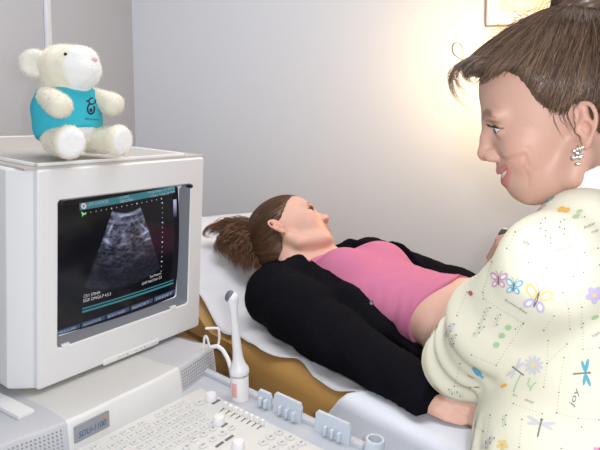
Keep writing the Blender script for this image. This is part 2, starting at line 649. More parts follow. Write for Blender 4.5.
mb = MB(); mb.box(TB((U0 + U1) / 2, WW / 2, (-0.19 - ZT + 0.02) / 2), AXT, (U1 - U0 - 0.3, WW - 0.2, ZT - 0.19 - 0.02), 0.02); mb.build('cabinet', M_steel, tb)
mb = MB(); mb.box(TB((U0 + U1) / 2, WW / 2, -ZT + 0.011), AXT, (U1 - U0 - 0.36, WW - 0.28, 0.022), 0.004); mb.build('base', mat('black_rubber', (0.03, 0.03, 0.03), 0.6), tb)


# couch paper: one sheet following the couch, edges loose
def sheet(name, u0, u1, w0, w1, fz, nu, nw, m, label, cat, thick=0.0012):
    uu = np.linspace(0, 1, nu); V = []
    for a in uu:
        for b in np.linspace(0, 1, nw):
            u = u0(b) * (1 - a) + u1(b) * a; w = w0(u) * (1 - b) + w1(u) * b
            V.append(fz(u, w))
    f = [(i * nw + j, i * nw + j + 1, (i + 1) * nw + j + 1, (i + 1) * nw + j) for i in range(nu - 1) for j in range(nw - 1)]
    o = MB().add(np.array(V), f).build(name, m, angle=None)
    s = o.modifiers.new('thickness', 'SOLIDIFY'); s.thickness = thick; s.offset = 1
    tag(o, label, cat); return o


def paper_z(u, w):
    z = max(wedge(u, w), 0.0) + 0.004
    z += 0.0035 * math.sin(u * 31 + w * 9) * math.sin(w * 17 + 1) + 0.002 * math.sin(u * 57 - w * 40)
    e = 0.05
    if w < e:
        z -= 0.012 * ((e - w) / e) ** 2
        z += 0.012 * max(0, math.sin(u * 19 + 0.7)) * ((e - w) / e)
    return TB(u, w, z + 0.004)


near_w = lambda u: 0.006 + 0.005 * math.sin(u * 13 + 2) + 0.005 * math.sin(u * 29) + (0.022 * max(0, 1 - abs(u + 0.20) / 0.09))
sheet('table_paper', lambda b: U0 + 0.03 + 0.06 * b, lambda b: 0.32, near_w, lambda u: WW - 0.02 - 0.11 * min(1, max(0, (-.45 - u) / .3)), paper_z, 120, 46, M_paper,
      'crinkled white paper roll sheet under the lying patient and her hair', 'paper sheet')


def drape_z(u, w):
    if w > 0:
        return TB(u, w, 0.0175 + 0.0018 * math.sin(u * 26 + w * 12) + 0.001 * math.sin(u * 60))
    d = -w
    return TB(u, -min(d, 0.02) - 0.006 - 0.014 * math.sin(u * 22) * min(1, d / 0.2) - .01 * d, 0.0175 - max(0, d - 0.012))


sheet('cloth_drape', lambda b: 0.035 + min(0, -.30 + .47 * b) * .85 + max(0, -.30 + .47 * b) * .3, lambda b: 0.328, lambda u: -0.30, lambda u: 0.17, drape_z, 40, 40, M_drape,
      'folded white cloth drape hanging over table edge under patient hand', 'drape', 0.003)

# ================================================================== CRT monitor
YAW, TILT = 0.963, 0.070
ma = np.array([math.cos(YAW), math.sin(YAW), 0]); mn = np.array([math.sin(YAW), -math.cos(YAW), 0])
mu = UP * math.cos(TILT) + mn * math.sin(TILT)        # screen up
mf = mn * math.cos(TILT) - UP * math.sin(TILT)        # screen outward normal
MO = np.array([-0.417, 0.949, ZC - 0.075])            # top left front corner
MW, MH, MDEP = 0.378, 0.37, 0.40


def MON(x, y, d=0.0):
    """monitor frame: x right, y down from the top left corner, d towards the viewer"""
    return MO + ma * x - mu * y + mf * d


M_case = mat('monitor_plastic', (0.78, 0.785, 0.79), 0.45, 0.35, bump=(900, 0.06, 0.0004))
M_case_g = mat('grey_plastic', (0.52, 0.53, 0.56), 0.5, 0.35, bump=(900, 0.08, 0.0004))
M_top = mat('monitor_top_plastic', (0.52, 0.49, 0.45), 0.5, 0.35)
M_white = mat('white_plastic', (0.83, 0.83, 0.83), 0.4, 0.4)
M_dark = mat('black_plastic', (0.012, 0.012, 0.014), 0.4)
M_inner = mat('bezel_grey', (0.20, 0.21, 0.24), 0.45, 0.4)

mon = thing('computer_monitor', MON(MW / 2, MH, -0.17), 'boxy off-white tube monitor showing an ultrasound scan', 'monitor')
SX0, SX1, SY0, SY1 = 0.036, 0.341, 0.053, 0.309      # opening


def ring(x0, x1, y0, y1, d, c=0.0, n=4, dl=None):
    """rounded rectangle in the monitor frame"""
    P = []
    for (cx, cy, a0) in ((x1 - c, y0 + c, -90), (x1 - c, y1 - c, 0), (x0 + c, y1 - c, 90), (x0 + c, y0 + c, 180)):
        for k in range(n + 1):
            a = math.radians(a0 + 90 * k / n)
            P.append(MON(cx + c * math.cos(a), cy + c * math.sin(a), d))
    return P


def skin(mb, rings, cap0=False, cap1=False, mi=0):
    n = len(rings[0]); V = [p for r in rings for p in r]
    f = [(i * n + j, i * n + (j + 1) % n, (i + 1) * n + (j + 1) % n, (i + 1) * n + j) for i in range(len(rings) - 1) for j in range(n)]
    if cap0: f.append(tuple(range(n)))
    if cap1: f.append(tuple((len(rings) - 1) * n + j for j in range(n)))
    mb.add(V, f, mi)


mb = MB()
skin(mb, [ring(SX0 + .016, SX1 - .013, SY0 + .008, SY1 - .013, -0.030, .006), ring(SX0, SX1, SY0, SY1, -0.002, .006),
          ring(SX0 - .002, SX1 + .002, SY0 - .002, SY1 + .002, 0.0, .007),
          ring(0.003, MW - .003, .003, MH - .003, 0.0, .004), ring(0, MW, 0, MH, -0.003, .005),
          ring(-0.001, MW + .001, -0.0005, MH, -0.012, .005)])
# chamfer strip, then the side walls and the tapering tube housing at the back
skin(mb, [ring(-0.001, MW + .001, -0.0005, MH, -0.012, .005), ring(-0.028, MW + .012, -0.001, MH, -0.038, .006),
          ring(-0.030, MW + .014, -0.001, MH, -0.042, .006), ring(-0.028, MW + .012, 0.0, MH - .002, -0.20, .01),
          ring(-0.012, MW - .01, 0.0, MH - .03, -0.34, .02), ring(0.0, MW - .03, 0.002, MH - .10, -0.47, .02), ring(0.004, MW - .04, 0.006, MH - .12, -0.505, .02)], cap1=True)
mb.build('housing', M_case, mon, angle=0.35)
# grey inner bezel throat
mb = MB()
skin(mb, [ring(SX0 + .0005, SX1 - .0005, SY0 + .0005, SY1 - .0005, -0.0022, .006), ring(SX0 + .015, SX1 - .012, SY0 + .007, SY1 - .012, -0.028, .006),
          ring(SX0 + .022, SX1 - .02, SY0 + .012, SY1 - .02, -0.029, .006)])
mb.build('bezel', M_inner, mon, angle=0.35)
# top plate with a raised white rim
mb = MB()
pz = 0.0065
PX0, PX1, PD0, PD1 = 0.004, 0.330, -0.012, -0.50


def TOPP(x, d, h):
    return MO + ma * x + mf * d + mu * h


mb.prism([TOPP(-0.020, -0.006, 0.0), TOPP(MW + .006, -0.006, 0.0), TOPP(MW - .012, -0.34, 0.0), TOPP(MW - .032, -0.50, 0.0), TOPP(0.0, -0.50, 0.0), TOPP(-0.012, -0.34, 0.0)], mu * 0.004)
mb.build('top_panel', M_top, mon, smooth=False)
mb = MB(); q = [TOPP(PX0, PD0, .004), TOPP(PX1, PD0, .004), TOPP(PX1 - .0, PD1, .004), TOPP(PX0 - .0, PD1, .004)]
rim = 0.0055
for i in range(4):
    a, b = q[i], q[(i + 1) % 4]; d = nrm(b - a)
    mb.box((a + b) / 2 + mu * 0.003, [d, np.cross(mu, d), mu], (np.linalg.norm(b - a) + rim, rim, 0.006), 0.0015)
mb.prism([p - mu * 0.0003 for p in q], mu * 0.004)
mb.mi = mb.mi[:-6] + [1] * 6
mb.build('top_tray', [M_white, M_top], mon)
# corner screws, bottom tabs, label strip
for x in (SX0 + .006, SX1 - .001):
    MB().lathe([(0.0, 0.0075), (0.003, 0.0072), (0.0042, 0.005), (0.0042, -0.012)], MON(x, SY0 + .005, -0.004), [ma, mu, mf], 16).build('screw', M_dark, mon)
for x in (SX0 + .016, SX1 - .040):
    mb = MB(); mb.box(MON(x, SY1 - .0012, -0.003), [ma, mu, mf], (0.014, 0.006, 0.007), 0.001); mb.build('tab', M_white, mon)
lb = PP(103, 363, MO, mf); lc = PP(158, 341, MO, mf)
mb = MB(); dlb = nrm(lc - lb); mb.box((lb + lc) / 2 + mf * 0.0006, [ma, mu, mf], (np.linalg.norm(lc - lb), 0.0105, 0.0016), 0.0005)
lab = mb.build('label_strip', M_white, mon)
mb = MB()
for k, x in enumerate((-.030, -.022, -.012, .010, .022, .050, .058)):
    mb.box((lb + lc) / 2 + ma * x + mf * 0.0015, [ma, mu, mf], (0.006, 0.0016, 0.0004))
mb.build('lettering', M_case_g, lab)
for x in (-.012, .030):
    mb = MB(); mb.lathe([(0, .0022), (.0016, .0022), (.0018, 0)], (lb + lc) / 2 + ma * x + mf * 0.001, [ma, mu, mf], 10); mb.build('button', M_case_g, lab)
# swivel foot
fc_ = MON(MW * 0.42, MH, -0.17)
MB().lathe([(0.11, -0.012), (0.115, -0.006), (0.115, 0.004), (0.08, 0.005), (0, 0.005)], np.array([fc_[0], fc_[1], ZC - 0.452 + 0.0126]), np.eye(3), 40).build('swivel_foot', M_white, mon)

# ---- the picture tube: slightly bulging glass, the scan drawn by the glass's own emission
GX0, GX1, GY0, GY1 = SX0 + .016, SX1 - .013, SY0 + .008, SY1 - .013


def GL(s, t, h=0.0):
    """s 0..1 left to right, t 0..1 top to bottom on the glass"""
    x, y = (s - .5) * 2, (t - .5) * 2
    return MON(GX0 + (GX1 - GX0) * s, GY0 + (GY1 - GY0) * t, -0.027 + 0.011 * (1 - 0.5 * x * x - 0.5 * y * y) + h)


def px2gl(x, y):
    """where a point of the photographed screen lies on the glass"""
    p = PP(x, y, MON(0, 0, -0.020), mf) - MON(0, 0, -0.020)
    return (p @ ma - GX0) / (GX1 - GX0), (-(p @ mu) - GY0) / (GY1 - GY0)


ns, nt_ = 30, 24
V = [GL(-.02 + 1.04 * i / ns, -.02 + 1.04 * j / nt_) for i in range(ns + 1) for j in range(nt_ + 1)]
f = [(i * (nt_ + 1) + j, i * (nt_ + 1) + j + 1, (i + 1) * (nt_ + 1) + j + 1, (i + 1) * (nt_ + 1) + j) for i in range(ns) for j in range(nt_)]
M_scr = bpy.data.materials.new('screen_glass'); M_scr.use_nodes = True
nt = M_scr.node_tree; bs = nt.nodes['Principled BSDF']
bs.inputs['Base Color'].default_value = (0.004, 0.004, 0.006, 1); bs.inputs['Roughness'].default_value = 0.14
bs.inputs['Specular IOR Level'].default_value = 0.35


class NT:
    def __init__(s, nt): s.t = nt

    def m(s, op, a, b=None, c=None, clamp=False):
        n = s.t.nodes.new('ShaderNodeMath'); n.operation = op; n.use_clamp = clamp
        for i, x in enumerate((a, b, c)):
            if x is None: continue
            if isinstance(x, (int, float)): n.inputs[i].default_value = x
            else: s.t.links.new(x, n.inputs[i])
        return n.outputs[0]

    def ss(s, x, a, b):
        n = s.t.nodes.new('ShaderNodeMapRange'); n.interpolation_type = 'SMOOTHSTEP'
        n.inputs[1].default_value = a; n.inputs[2].default_value = b
        s.t.links.new(x, n.inputs[0]); return n.outputs[0]

    def comb(s, x, y, z):
        n = s.t.nodes.new('ShaderNodeCombineXYZ')
        for i, v in enumerate((x, y, z)):
            if isinstance(v, (int, float)): n.inputs[i].default_value = v
            else: s.t.links.new(v, n.inputs[i])
        return n.outputs[0]

    def noise(s, vec, scale, detail=3):
        n = s.t.nodes.new('ShaderNodeTexNoise'); n.inputs['Scale'].default_value = scale; n.inputs['Detail'].default_value = detail
        s.t.links.new(vec, n.inputs['Vector']); return n.outputs[0]


k = NT(nt)
uv = nt.nodes.new('ShaderNodeUVMap'); uv.uv_map = 'screen'
sp = nt.nodes.new('ShaderNodeSeparateXYZ'); nt.links.new(uv.outputs[0], sp.inputs[0])
S_, T_ = sp.outputs[0], sp.outputs[1]
asp = (GX1 - GX0) / (GY1 - GY0)
# fan geometry from the photograph's screen, in glass units
(aLx, aLy), (aRx, aRy) = px2gl(112, 211), px2gl(140, 206); (bLx, bLy), (bRx, bRy) = px2gl(84, 288), px2gl(161.5, 274)
# apex = crossing of the two fan edges (x in units of glass height)
A = np.array([[(bLx - aLx) * asp, -(bRx - aRx) * asp], [bLy - aLy, -(bRy - aRy)]])
t_ = np.linalg.solve(A, np.array([(aRx - aLx) * asp, aRy - aLy]))
ax_, ay_ = (aLx + (bLx - aLx) * t_[0]) * asp, aLy + (bLy - aLy) * t_[0]
rin = math.hypot(aLx * asp - ax_, aLy - ay_); rout = math.hypot(bLx * asp - ax_, bLy - ay_)
angL = math.atan2(ax_ - bLx * asp, bLy - ay_); angR = math.atan2(bRx * asp - ax_, bRy - ay_)
dx = k.m('SUBTRACT', k.m('MULTIPLY', S_, asp), ax_); dy = k.m('SUBTRACT', T_, ay_)
r_ = k.m('SQRT', k.m('ADD', k.m('MULTIPLY', dx, dx), k.m('MULTIPLY', dy, dy)))
an = k.m('ARCTAN2', dx, dy)
rn = k.m('DIVIDE', k.m('SUBTRACT', r_, rin), rout - rin)
msk = k.m('MULTIPLY', k.m('MULTIPLY', k.ss(an, -angL - .01, -angL + .01), k.m('SUBTRACT', 1.0, k.ss(an, angR - .01, angR + .01))),
          k.m('MULTIPLY', k.ss(rn, -0.01, 0.01), k.m('SUBTRACT', 1.0, k.ss(rn, 0.97, 1.01))))
pol = k.comb(k.m('MULTIPLY', an, 5.0), k.m('MULTIPLY', rn, 9.0), 0.0)
pol2 = k.comb(k.m('MULTIPLY', an, 16.0), k.m('MULTIPLY', rn, 34.0), 0.3)
pol3 = k.comb(k.m('MULTIPLY', an, 9.0), k.m('MULTIPLY', rn, 70.0), 0.7)
n1_ = k.noise(pol, 1.0, 4); n2_ = k.noise(pol2, 1.0, 3); n3_ = k.noise(pol3, 1.0, 2)
bands = k.m('ADD', k.m('MULTIPLY', k.m('POWER', k.m('MULTIPLY', k.m('ADD', k.m('SINE', k.m('MULTIPLY', rn, 62.0)), 1.0), 0.5), 2.0), k.m('SUBTRACT', 1.0, k.ss(rn, 0.05, 0.30))), 0.0)
depthf = k.m('SUBTRACT', 1.0, k.ss(rn, 0.28, 0.85))
body = k.m('MULTIPLY', k.ss(n1_, 0.46, 0.80), k.m('ADD', 0.008, k.m('MULTIPLY', depthf, 0.30)))
fine = k.m('MULTIPLY', k.m('MULTIPLY', k.ss(n2_, 0.38, 0.75), k.m('ADD', 0.35, n3_)), k.m('ADD', 0.018, k.m('MULTIPLY', depthf, 0.14)))


def streak(px0, px1, w, gain):
    (x0, y0), (x1, y1) = px2gl(*px0), px2gl(*px1)
    x0 *= asp; x1 *= asp; L = math.hypot(x1 - x0, y1 - y0); ux, uy = (x1 - x0) / L, (y1 - y0) / L
    a = k.m('SUBTRACT', k.m('MULTIPLY', S_, asp), (x0 + x1) / 2); b = k.m('SUBTRACT', T_, (y0 + y1) / 2)
    al = k.m('ADD', k.m('MULTIPLY', a, ux), k.m('MULTIPLY', b, uy)); ac = k.m('SUBTRACT', k.m('MULTIPLY', b, ux), k.m('MULTIPLY', a, uy))
    e = k.m('ADD', k.m('POWER', k.m('ABSOLUTE', k.m('DIVIDE', al, L * .5)), 2.0), k.m('POWER', k.m('ABSOLUTE', k.m('DIVIDE', ac, w)), 2.0))
    return k.m('MULTIPLY', k.m('EXPONENT', k.m('MULTIPLY', e, -1.4)), k.m('MULTIPLY', gain, k.m('ADD', 0.4, n2_)))


tot = k.m('ADD', k.m('MULTIPLY', bands, 0.20), k.m('ADD', body, fine))
for s_ in (((113, 222), (106, 236), .012, .5), ((103, 238), (110, 243), .016, .45), ((140, 235), (150, 229), .012, .55), ((138, 222), (148, 232), .010, .4),
           ((115, 217), (138, 213), .010, .35), ((121, 228), (124, 243), .03, .22), ((116, 245), (128, 243), .012, .2), ((143, 240), (152, 237), .008, .45)):
    tot = k.m('ADD', tot, streak(*s_))
val = k.m('MULTIPLY', k.m('ADD', k.m('MULTIPLY', tot, 0.85), 0.010), msk)
# grey scale wedge at the right of the header
(gx0, gy0), (gx1, gy1) = px2gl(174.5, 200), px2gl(177.5, 217)
gm = k.m('MULTIPLY', k.m('MULTIPLY', k.m('GREATER_THAN', S_, gx0), k.m('LESS_THAN', S_, gx1)), k.m('MULTIPLY', k.m('GREATER_THAN', T_, gy0), k.m('LESS_THAN', T_, gy1)))
gv = k.m('MULTIPLY', gm, k.m('MULTIPLY', k.m('SUBTRACT', 1.0, k.ss(T_, gy0, gy1 + .02)), 0.55))
val = k.m('ADD', val, gv)
val = k.m('ADD', val, 0.004)
cm = nt.nodes.new('ShaderNodeMix'); cm.data_type = 'RGBA'; cm.inputs[0].default_value = 1.0; cm.blend_type = 'MULTIPLY'
cmb = nt.nodes.new('ShaderNodeCombineColor')
nt.links.new(k.m('MULTIPLY', val, 0.74), cmb.inputs[0]); nt.links.new(k.m('MULTIPLY', val, 0.80), cmb.inputs[1]); nt.links.new(k.m('MULTIPLY', val, 1.15), cmb.inputs[2])
nt.links.new(cmb.outputs[0], bs.inputs['Emission Color']); bs.inputs['Emission Strength'].default_value = 1.0
scr = MB().add(V, f).build('screen', M_scr, mon, angle=None)
uvl = scr.data.uv_layers.new(name='screen')
st = np.array([(-.02 + 1.04 * i / ns, -.02 + 1.04 * j / nt_) for i in range(ns + 1) for j in range(nt_ + 1)])
li = np.zeros(len(scr.data.loops), np.int32); scr.data.loops.foreach_get('vertex_index', li)
uvl.data.foreach_set('uv', st[li].astype(np.float32).ravel())


def lit(name, c, e): return mat(name, (0.01, 0.01, 0.01), 0.5, 0.2, emit=(c, e))


E_teal = lit('screen_teal', (0.035, 0.17, 0.20), 1.0); E_txt = lit('screen_text', (0.55, 0.70, 0.85), 0.60); E_dot = lit('screen_dots', (0.75, 0.78, 0.8), 0.7)
E_grn = lit('screen_green', (0.3, 0.85, 0.25), 0.8); E_blue = lit('screen_blue', (0.045, 0.062, 0.125), 1.0); E_red = lit('screen_red', (0.75, 0.25, 0.3), 0.7)
E_whi = lit('screen_white', (0.85, 0.8, 0.85), 0.7)


def on_glass(name, quads, m, h=0.0006):
    """quads: list of 4 (s,t) corners, drawn on the glass"""
    mb = MB()
    for q in quads:
        q = np.array(q, float); n = 10
        L = [q[0] + (q[1] - q[0]) * i / n for i in range(n + 1)]; R_ = [q[3] + (q[2] - q[3]) * i / n for i in range(n + 1)]
        V = [GL(*p, h) for p in L] + [GL(*p, h) for p in R_]
        mb.add(V, [(i, i + 1, n + 2 + i, n + 1 + i) for i in range(n)])
    return mb.build(name, m, scr, smooth=False, fix=False)


def pq(a, b, c, d): return [px2gl(*a), px2gl(*b), px2gl(*c), px2gl(*d)]


on_glass('header_bar', [pq((80.5, 203.6), (176.8, 186.4), (176.8, 192.4), (80.5, 210.6))], E_teal)
on_glass('rule_line', [pq((82.5, 308.2), (174.4, 279.6), (174.4, 280.8), (82.5, 309.8)), pq((82.5, 311.0), (174.4, 282.2), (174.4, 284.2), (82.5, 313.4))], E_teal)
mq = []
for i in range(5):
    a = 58.5 + i * 24.1; b = a + 22.6
    yb = lambda x, o: 334.5 - (x - 58) * (334.5 - 293.2) / (173.5 - 58) + o
    mq.append(pq((a, yb(a, -2.6)), (b, yb(b, -2.4)), (b, yb(b, 2.0)), (a, yb(a, 2.4))))
on_glass('menu_bar', mq, E_blue)


def glass_text(name, txt, p0, p1, hpx, m, h=0.0010):
    """writing from pixel p0 to p1 along the tube face"""
    v, f = text_geo(txt, 1.0); w = v[:, 0].max()
    a = np.array(px2gl(*p0)); b = np.array(px2gl(*p1)); c = np.array(px2gl(p0[0], p0[1] - hpx))
    dirx = (b - a) / w; diry = (c - a) / 0.72
    V = [GL(*(a + dirx * x[0] + diry * x[1]), h) for x in v]
    return MB().add(V, f).build(name, m, scr, smooth=False, fix=False)


glass_text('header_text', 'LIFE CHOICES', (88, 206.3), (108.5, 202.6), 3.2, E_txt)
glass_text('header_text', '3.5 MHZ', (119.5, 199.4), (129, 197.6), 2.8, E_txt)
glass_text('header_text', 'ABDOMEN', (119.5, 203.2), (133, 200.6), 2.8, E_txt)
glass_text('header_text', 'Wed Nov 17 2010', (148, 194.2), (176, 189.3), 2.6, E_txt)
glass_text('header_text', '17cm 1:06:26 PM', (150, 197.8), (176, 193.2), 2.6, E_txt)
glass_text('scan_text', 'C5/1 370HM', (83, 297.8), (99, 293.6), 3.2, E_whi)
glass_text('scan_text', 'EGR OMGA.P 4.5.5', (83, 302.4), (110, 294.8), 3.2, E_whi)
glass_text('scan_text', 'Scan Protocol', (149, 277.8), (160.5, 274.2), 2.6, E_whi)
glass_text('scan_text', 'LIVE Fetal Scan 2/2', (141, 285), (161.5, 278.0), 2.8, E_whi)
mt = ['1 Menu', '2 Depth', '3 Focus', '4 Gain', '5 Scan']
for i in range(5):
    a = 60 + i * 24.1; b = a + 17
    glass_text('menu_text', ('MEASURE', 'ANNOTATE', 'BODY MARK', 'REPORT', 'PRESET')[i], (a, yb(a, 1.6)), (b, yb(b, 1.4)), 2.6, E_txt)
# dotted scales and markers
dq = []
for i in range(16):
    a = i / 15; x = 86 + a * 76; y = 213.2 - a * 14.4; s = 0.5 if i % 5 else 0.8
    dq.append(pq((x - s * .6, y - s), (x + s * .6, y - s), (x + s * .6, y + s), (x - s * .6, y + s)))
for i in range(15):
    a = i / 14; x = 162.6 - a * 1.8; y = 203 + a * 68; s = 0.5 if i % 4 else 0.9
    dq.append(pq((x - s * .8, y - s * .7), (x + s * .8, y - s * .7), (x + s * .8, y + s * .7), (x - s * .8, y + s * .7)))
on_glass('scale_dots', dq, E_dot)
on_glass('marker', [pq((81.8, 211.5), (86.5, 214.5), (84, 214.8), (82.8, 217.0))], E_grn)
th = [2 * math.pi * i / 16 for i in range(16)]
on_glass('emblem', [[px2gl(84.4 + 2.6 * math.cos(a), 206.2 + 3.0 * math.sin(a)), px2gl(84.4 + 2.6 * math.cos(b), 206.2 + 3.0 * math.sin(b)), px2gl(84.4 + 1.3 * math.cos(b), 206.2 + 1.5 * math.sin(b)), px2gl(84.4 + 1.3 * math.cos(a), 206.2 + 1.5 * math.sin(a))] for a, b in zip(th, th[1:] + th[:1])], E_whi, 0.001)
on_glass('emblem', [pq((83.4, 205), (85.4, 204.7), (85.4, 207.2), (83.4, 207.5))], E_red, 0.0012)

# ================================================================== ultrasound console
CY = 0.93
ca = np.array([math.cos(CY), math.sin(CY), 0]); cn = np.array([math.sin(CY), -math.cos(CY), 0])
SL = math.radians(5.5)
dn_ = UP * math.cos(SL) + cn * math.sin(SL)           # deck normal
dd = cn * math.cos(SL) - UP * math.sin(SL)            # down the deck, towards the operator
DQ = PZ(180, 389, -0.495)


def DK(x, y, h=0.0):
    """the point of the deck seen at a photograph pixel, raised by h"""
    return PP(x, y, DQ, dn_) + dn_ * h


M_deck = mat('deck_grey', (0.52, 0.54, 0.58), 0.5, 0.35, bump=(900, 0.08, 0.0004))
M_panel = mat('panel_offwhite', (0.71, 0.70, 0.67), 0.5, 0.35, bump=(900, 0.05, 0.0004))
M_key = mat('key_grey', (0.66, 0.66, 0.645), 0.5); M_keyd = mat('key_print', (0.36, 0.36, 0.36), 0.6)
M_slot = mat('slot_dark', (0.16, 0.16, 0.17), 0.6); M_bracket = mat('bracket_pale_blue', (0.60, 0.66, 0.73), 0.45)
M_ledge = mat('ledge_offwhite', (0.74, 0.745, 0.74), 0.45, 0.35, bump=(900, 0.05, 0.0004))
M_ledtop = mat('ledge_top', (0.62, 0.62, 0.60), 0.5, 0.35, bump=(900, 0.05, 0.0004))

c_mid = DK(180, 430)
con = thing('ultrasound_machine', (c_mid[0], c_mid[1], 0), 'off-white ultrasound console with keyboard and sliders carrying the tube monitor', 'ultrasound machine')
e0 = DQ


def DL(x, y, h=0.0):
    """deck frame: x along the console, y towards the operator"""
    return DQ + ca * x + dd * y + dn_ * h


def deck_xy(x, y):
    p = DK(x, y) - DQ
    return float(p @ ca), float(p @ dd)


xr, yr = deck_xy(212, 369); xr2, yr2 = deck_xy(364, 448)
XR = (xr + xr2) / 2 + 0.002                              # right hand edge of the deck
XL, YB, YF = -0.62, -0.10, 0.36
# base slab of the deck with a raised grey rim around the panel
mb = MB()
mb.box(DL((XL + XR) / 2, (YB + YF) / 2, -0.033), [ca, dd, dn_], (XR - XL, YF - YB, 0.06), 0.012, 4)
mb.build('deck', M_deck, con)
pxr, pyr = deck_xy(203, 389)
PXR = deck_xy(262, 419)[0]; PYT = (deck_xy(150, 414)[1] + deck_xy(194, 391)[1]) / 2
PXL = XL + 0.06
mb = MB(); mb.box(DL((PXL + PXR) / 2, (PYT + YF - .02) / 2, -0.0015), [ca, dd, dn_], (PXR - PXL, YF - .02 - PYT, 0.007), 0.003, 3)
mb.build('control_panel', M_panel, con)
mb = MB(); mb.box(DL(XR - .009, (YB + YF) / 2, -0.001), [ca, dd, dn_], (0.016, YF - YB - .02, 0.014), 0.004, 3)
mb.build('side_rail', M_deck, con)
PT = 0.0022
# keyboard: one mesh of keys with small printed marks
mb = MB(); cols, rows = 15, 6
k00 = np.array(deck_xy(100, 447)); k01 = np.array(deck_xy(183, 404)); kd = (k01 - k00) / 13.0
kp = 0.0165
KY0 = deck_xy(183, 404)[1]
KX1 = deck_xy(183, 404)[0]
for r in range(rows):
    for c in range(18):
        x = KX1 - c * 0.0178 + (r % 2) * 0.004 - .003 * r; y = KY0 + r * 0.0165
        if r == 0 and c % 5 == 4: continue
        mb.box(DL(x, y, PT + .0004), [ca, dd, dn_], (0.0135, 0.0115, 0.003), 0.0014, 2, 0)
        mb.box(DL(x - .0015, y + .001, PT + .0020), [ca, dd, dn_], (0.0045, 0.0022, 0.0004), 0, 2, 1)
mb.build('keyboard', [M_key, M_keyd], con)
# rotary knobs
for (x, y) in ((211, 399.5), (218.5, 423), (238, 448)):
    p = DK(x, y + 1.5, PT)
    MB().lathe([(0.0108, 0), (0.0108, 0.003), (0.0098, 0.010), (0.0085, 0.0125), (0.0, 0.0132)], p, [ca, dd, dn_], 24).build('knob', M_white, con)
# eight gain sliders: slots and caps
for i in range(8):
    a = i / 7.0
    cx, cy = 225.0 + a * 37.0, 408.5 + a * 17.5
    s0 = DK(cx - 5.0, cy + 4.2, PT + .0004); s1 = DK(cx - 0.5, cy + 0.8, PT + .0004)
    ds = dd
    mid = (s0 + s1) / 2
    sl = MB(); sl.box(mid, [nrm(s1 - s0), np.cross(dn_, nrm(s1 - s0)), dn_], (np.linalg.norm(s1 - s0), 0.0016, 0.0006)); sl.build('slider_slot', M_slot, con, smooth=False)
    cpt = MB(); cpt.box(DK(cx + 0.2, cy + 0.6, PT + .0055), [ca, dd, dn_], (0.0062, 0.0062, 0.011), 0.0015, 3); cpt.build('slider_cap', M_white, con)
# round push buttons, arrow keys and dark indicator bars
for (x, y) in ((279, 433.5), (290, 438.8), (301, 444.3), (270.5, 438.5), (282, 444), (293, 449), (263, 444), (274, 449.5), (199, 404)):
    p = DK(x, y, PT)
    b = MB().lathe([(0.0082, 0), (0.0082, 0.0016), (0.0070, 0.0022), (0.0058, 0.0018), (0, 0.0018)], p, [ca, dd, dn_], 20); 
    b.box(p + dn_ * 0.002, [ca, dd, dn_], (0.006, 0.0028, 0.0006), 0, 2, 1)
    b.build('round_button', [M_key, M_keyd], con)
for (x, y, kk) in ((213, 430.5, 0), (222.5, 435, 0), (204, 436, 0), (213, 441, 0), (231.5, 429.5, 1), (203, 447.5, 1), (194, 441.5, 1), (187, 449, 0)):
    p = DK(x, y, PT); b = MB()
    b.lathe([(0.0075, 0), (0.0072, 0.002), (0.006, 0.0026), (0, 0.0028)], p, [ca, dd * 0.8, dn_], 18)
    if kk == 0: b.prism([p + dn_ * .0029 + ca * .003, p + dn_ * .0029 - ca * .002 + dd * .003, p + dn_ * .0029 - ca * .002 - dd * .003], dn_ * .0004, 1)
    else: b.box(p + dn_ * .003, [ca, dd, dn_], (.007, .002, .0005), 0, 2, 1)
    b.build('arrow_key', [M_key, M_keyd], con)
for (x0, y0, x1, y1) in ((212.5, 405.2, 219.5, 401.2), (221.5, 428.2, 227, 424.8), (225.5, 442, 233, 437), (216, 448.5, 223, 443.5)):
    a, b_ = DK(x0, y0, PT + .0006), DK(x1, y1, PT + .0006)
    mb = MB(); mb.box((a + b_) / 2, [nrm(b_ - a), np.cross(dn_, nrm(b_ - a)), dn_], (np.linalg.norm(b_ - a), 0.0042, 0.0012)); mb.build('indicator', M_slot, con, smooth=False)

# the curved ledge under the monitor
LT = -0.452
pts = [PZ(-40, 468, LT), PZ(0, 443.5, LT), PZ(72, 421, LT), PZ(108, 402, LT), PZ(145, 385, LT), PZ(181, 367, LT), PZ(213, 345, LT)]
P2 = np.array(pts)[:, :2]
# resample
seg = np.linalg.norm(np.diff(P2, axis=0), axis=1); cs = np.concatenate([[0], np.cumsum(seg)])
tt = np.linspace(0, cs[-1], 40); C2 = np.stack([np.interp(tt, cs, P2[:, 0]), np.interp(tt, cs, P2[:, 1])], 1)
for _ in range(12): C2[1:-1] = (C2[:-2] + 2 * C2[1:-1] + C2[2:]) / 4


def near_i(p): return int(np.argmin(np.linalg.norm(C2 - np.asarray(p)[:2], axis=1)))


iL, iR = near_i(pts[2]), near_i(pts[5])
back = -cn[:2] * 0.42
zt = ZC + LT; hl = 0.058


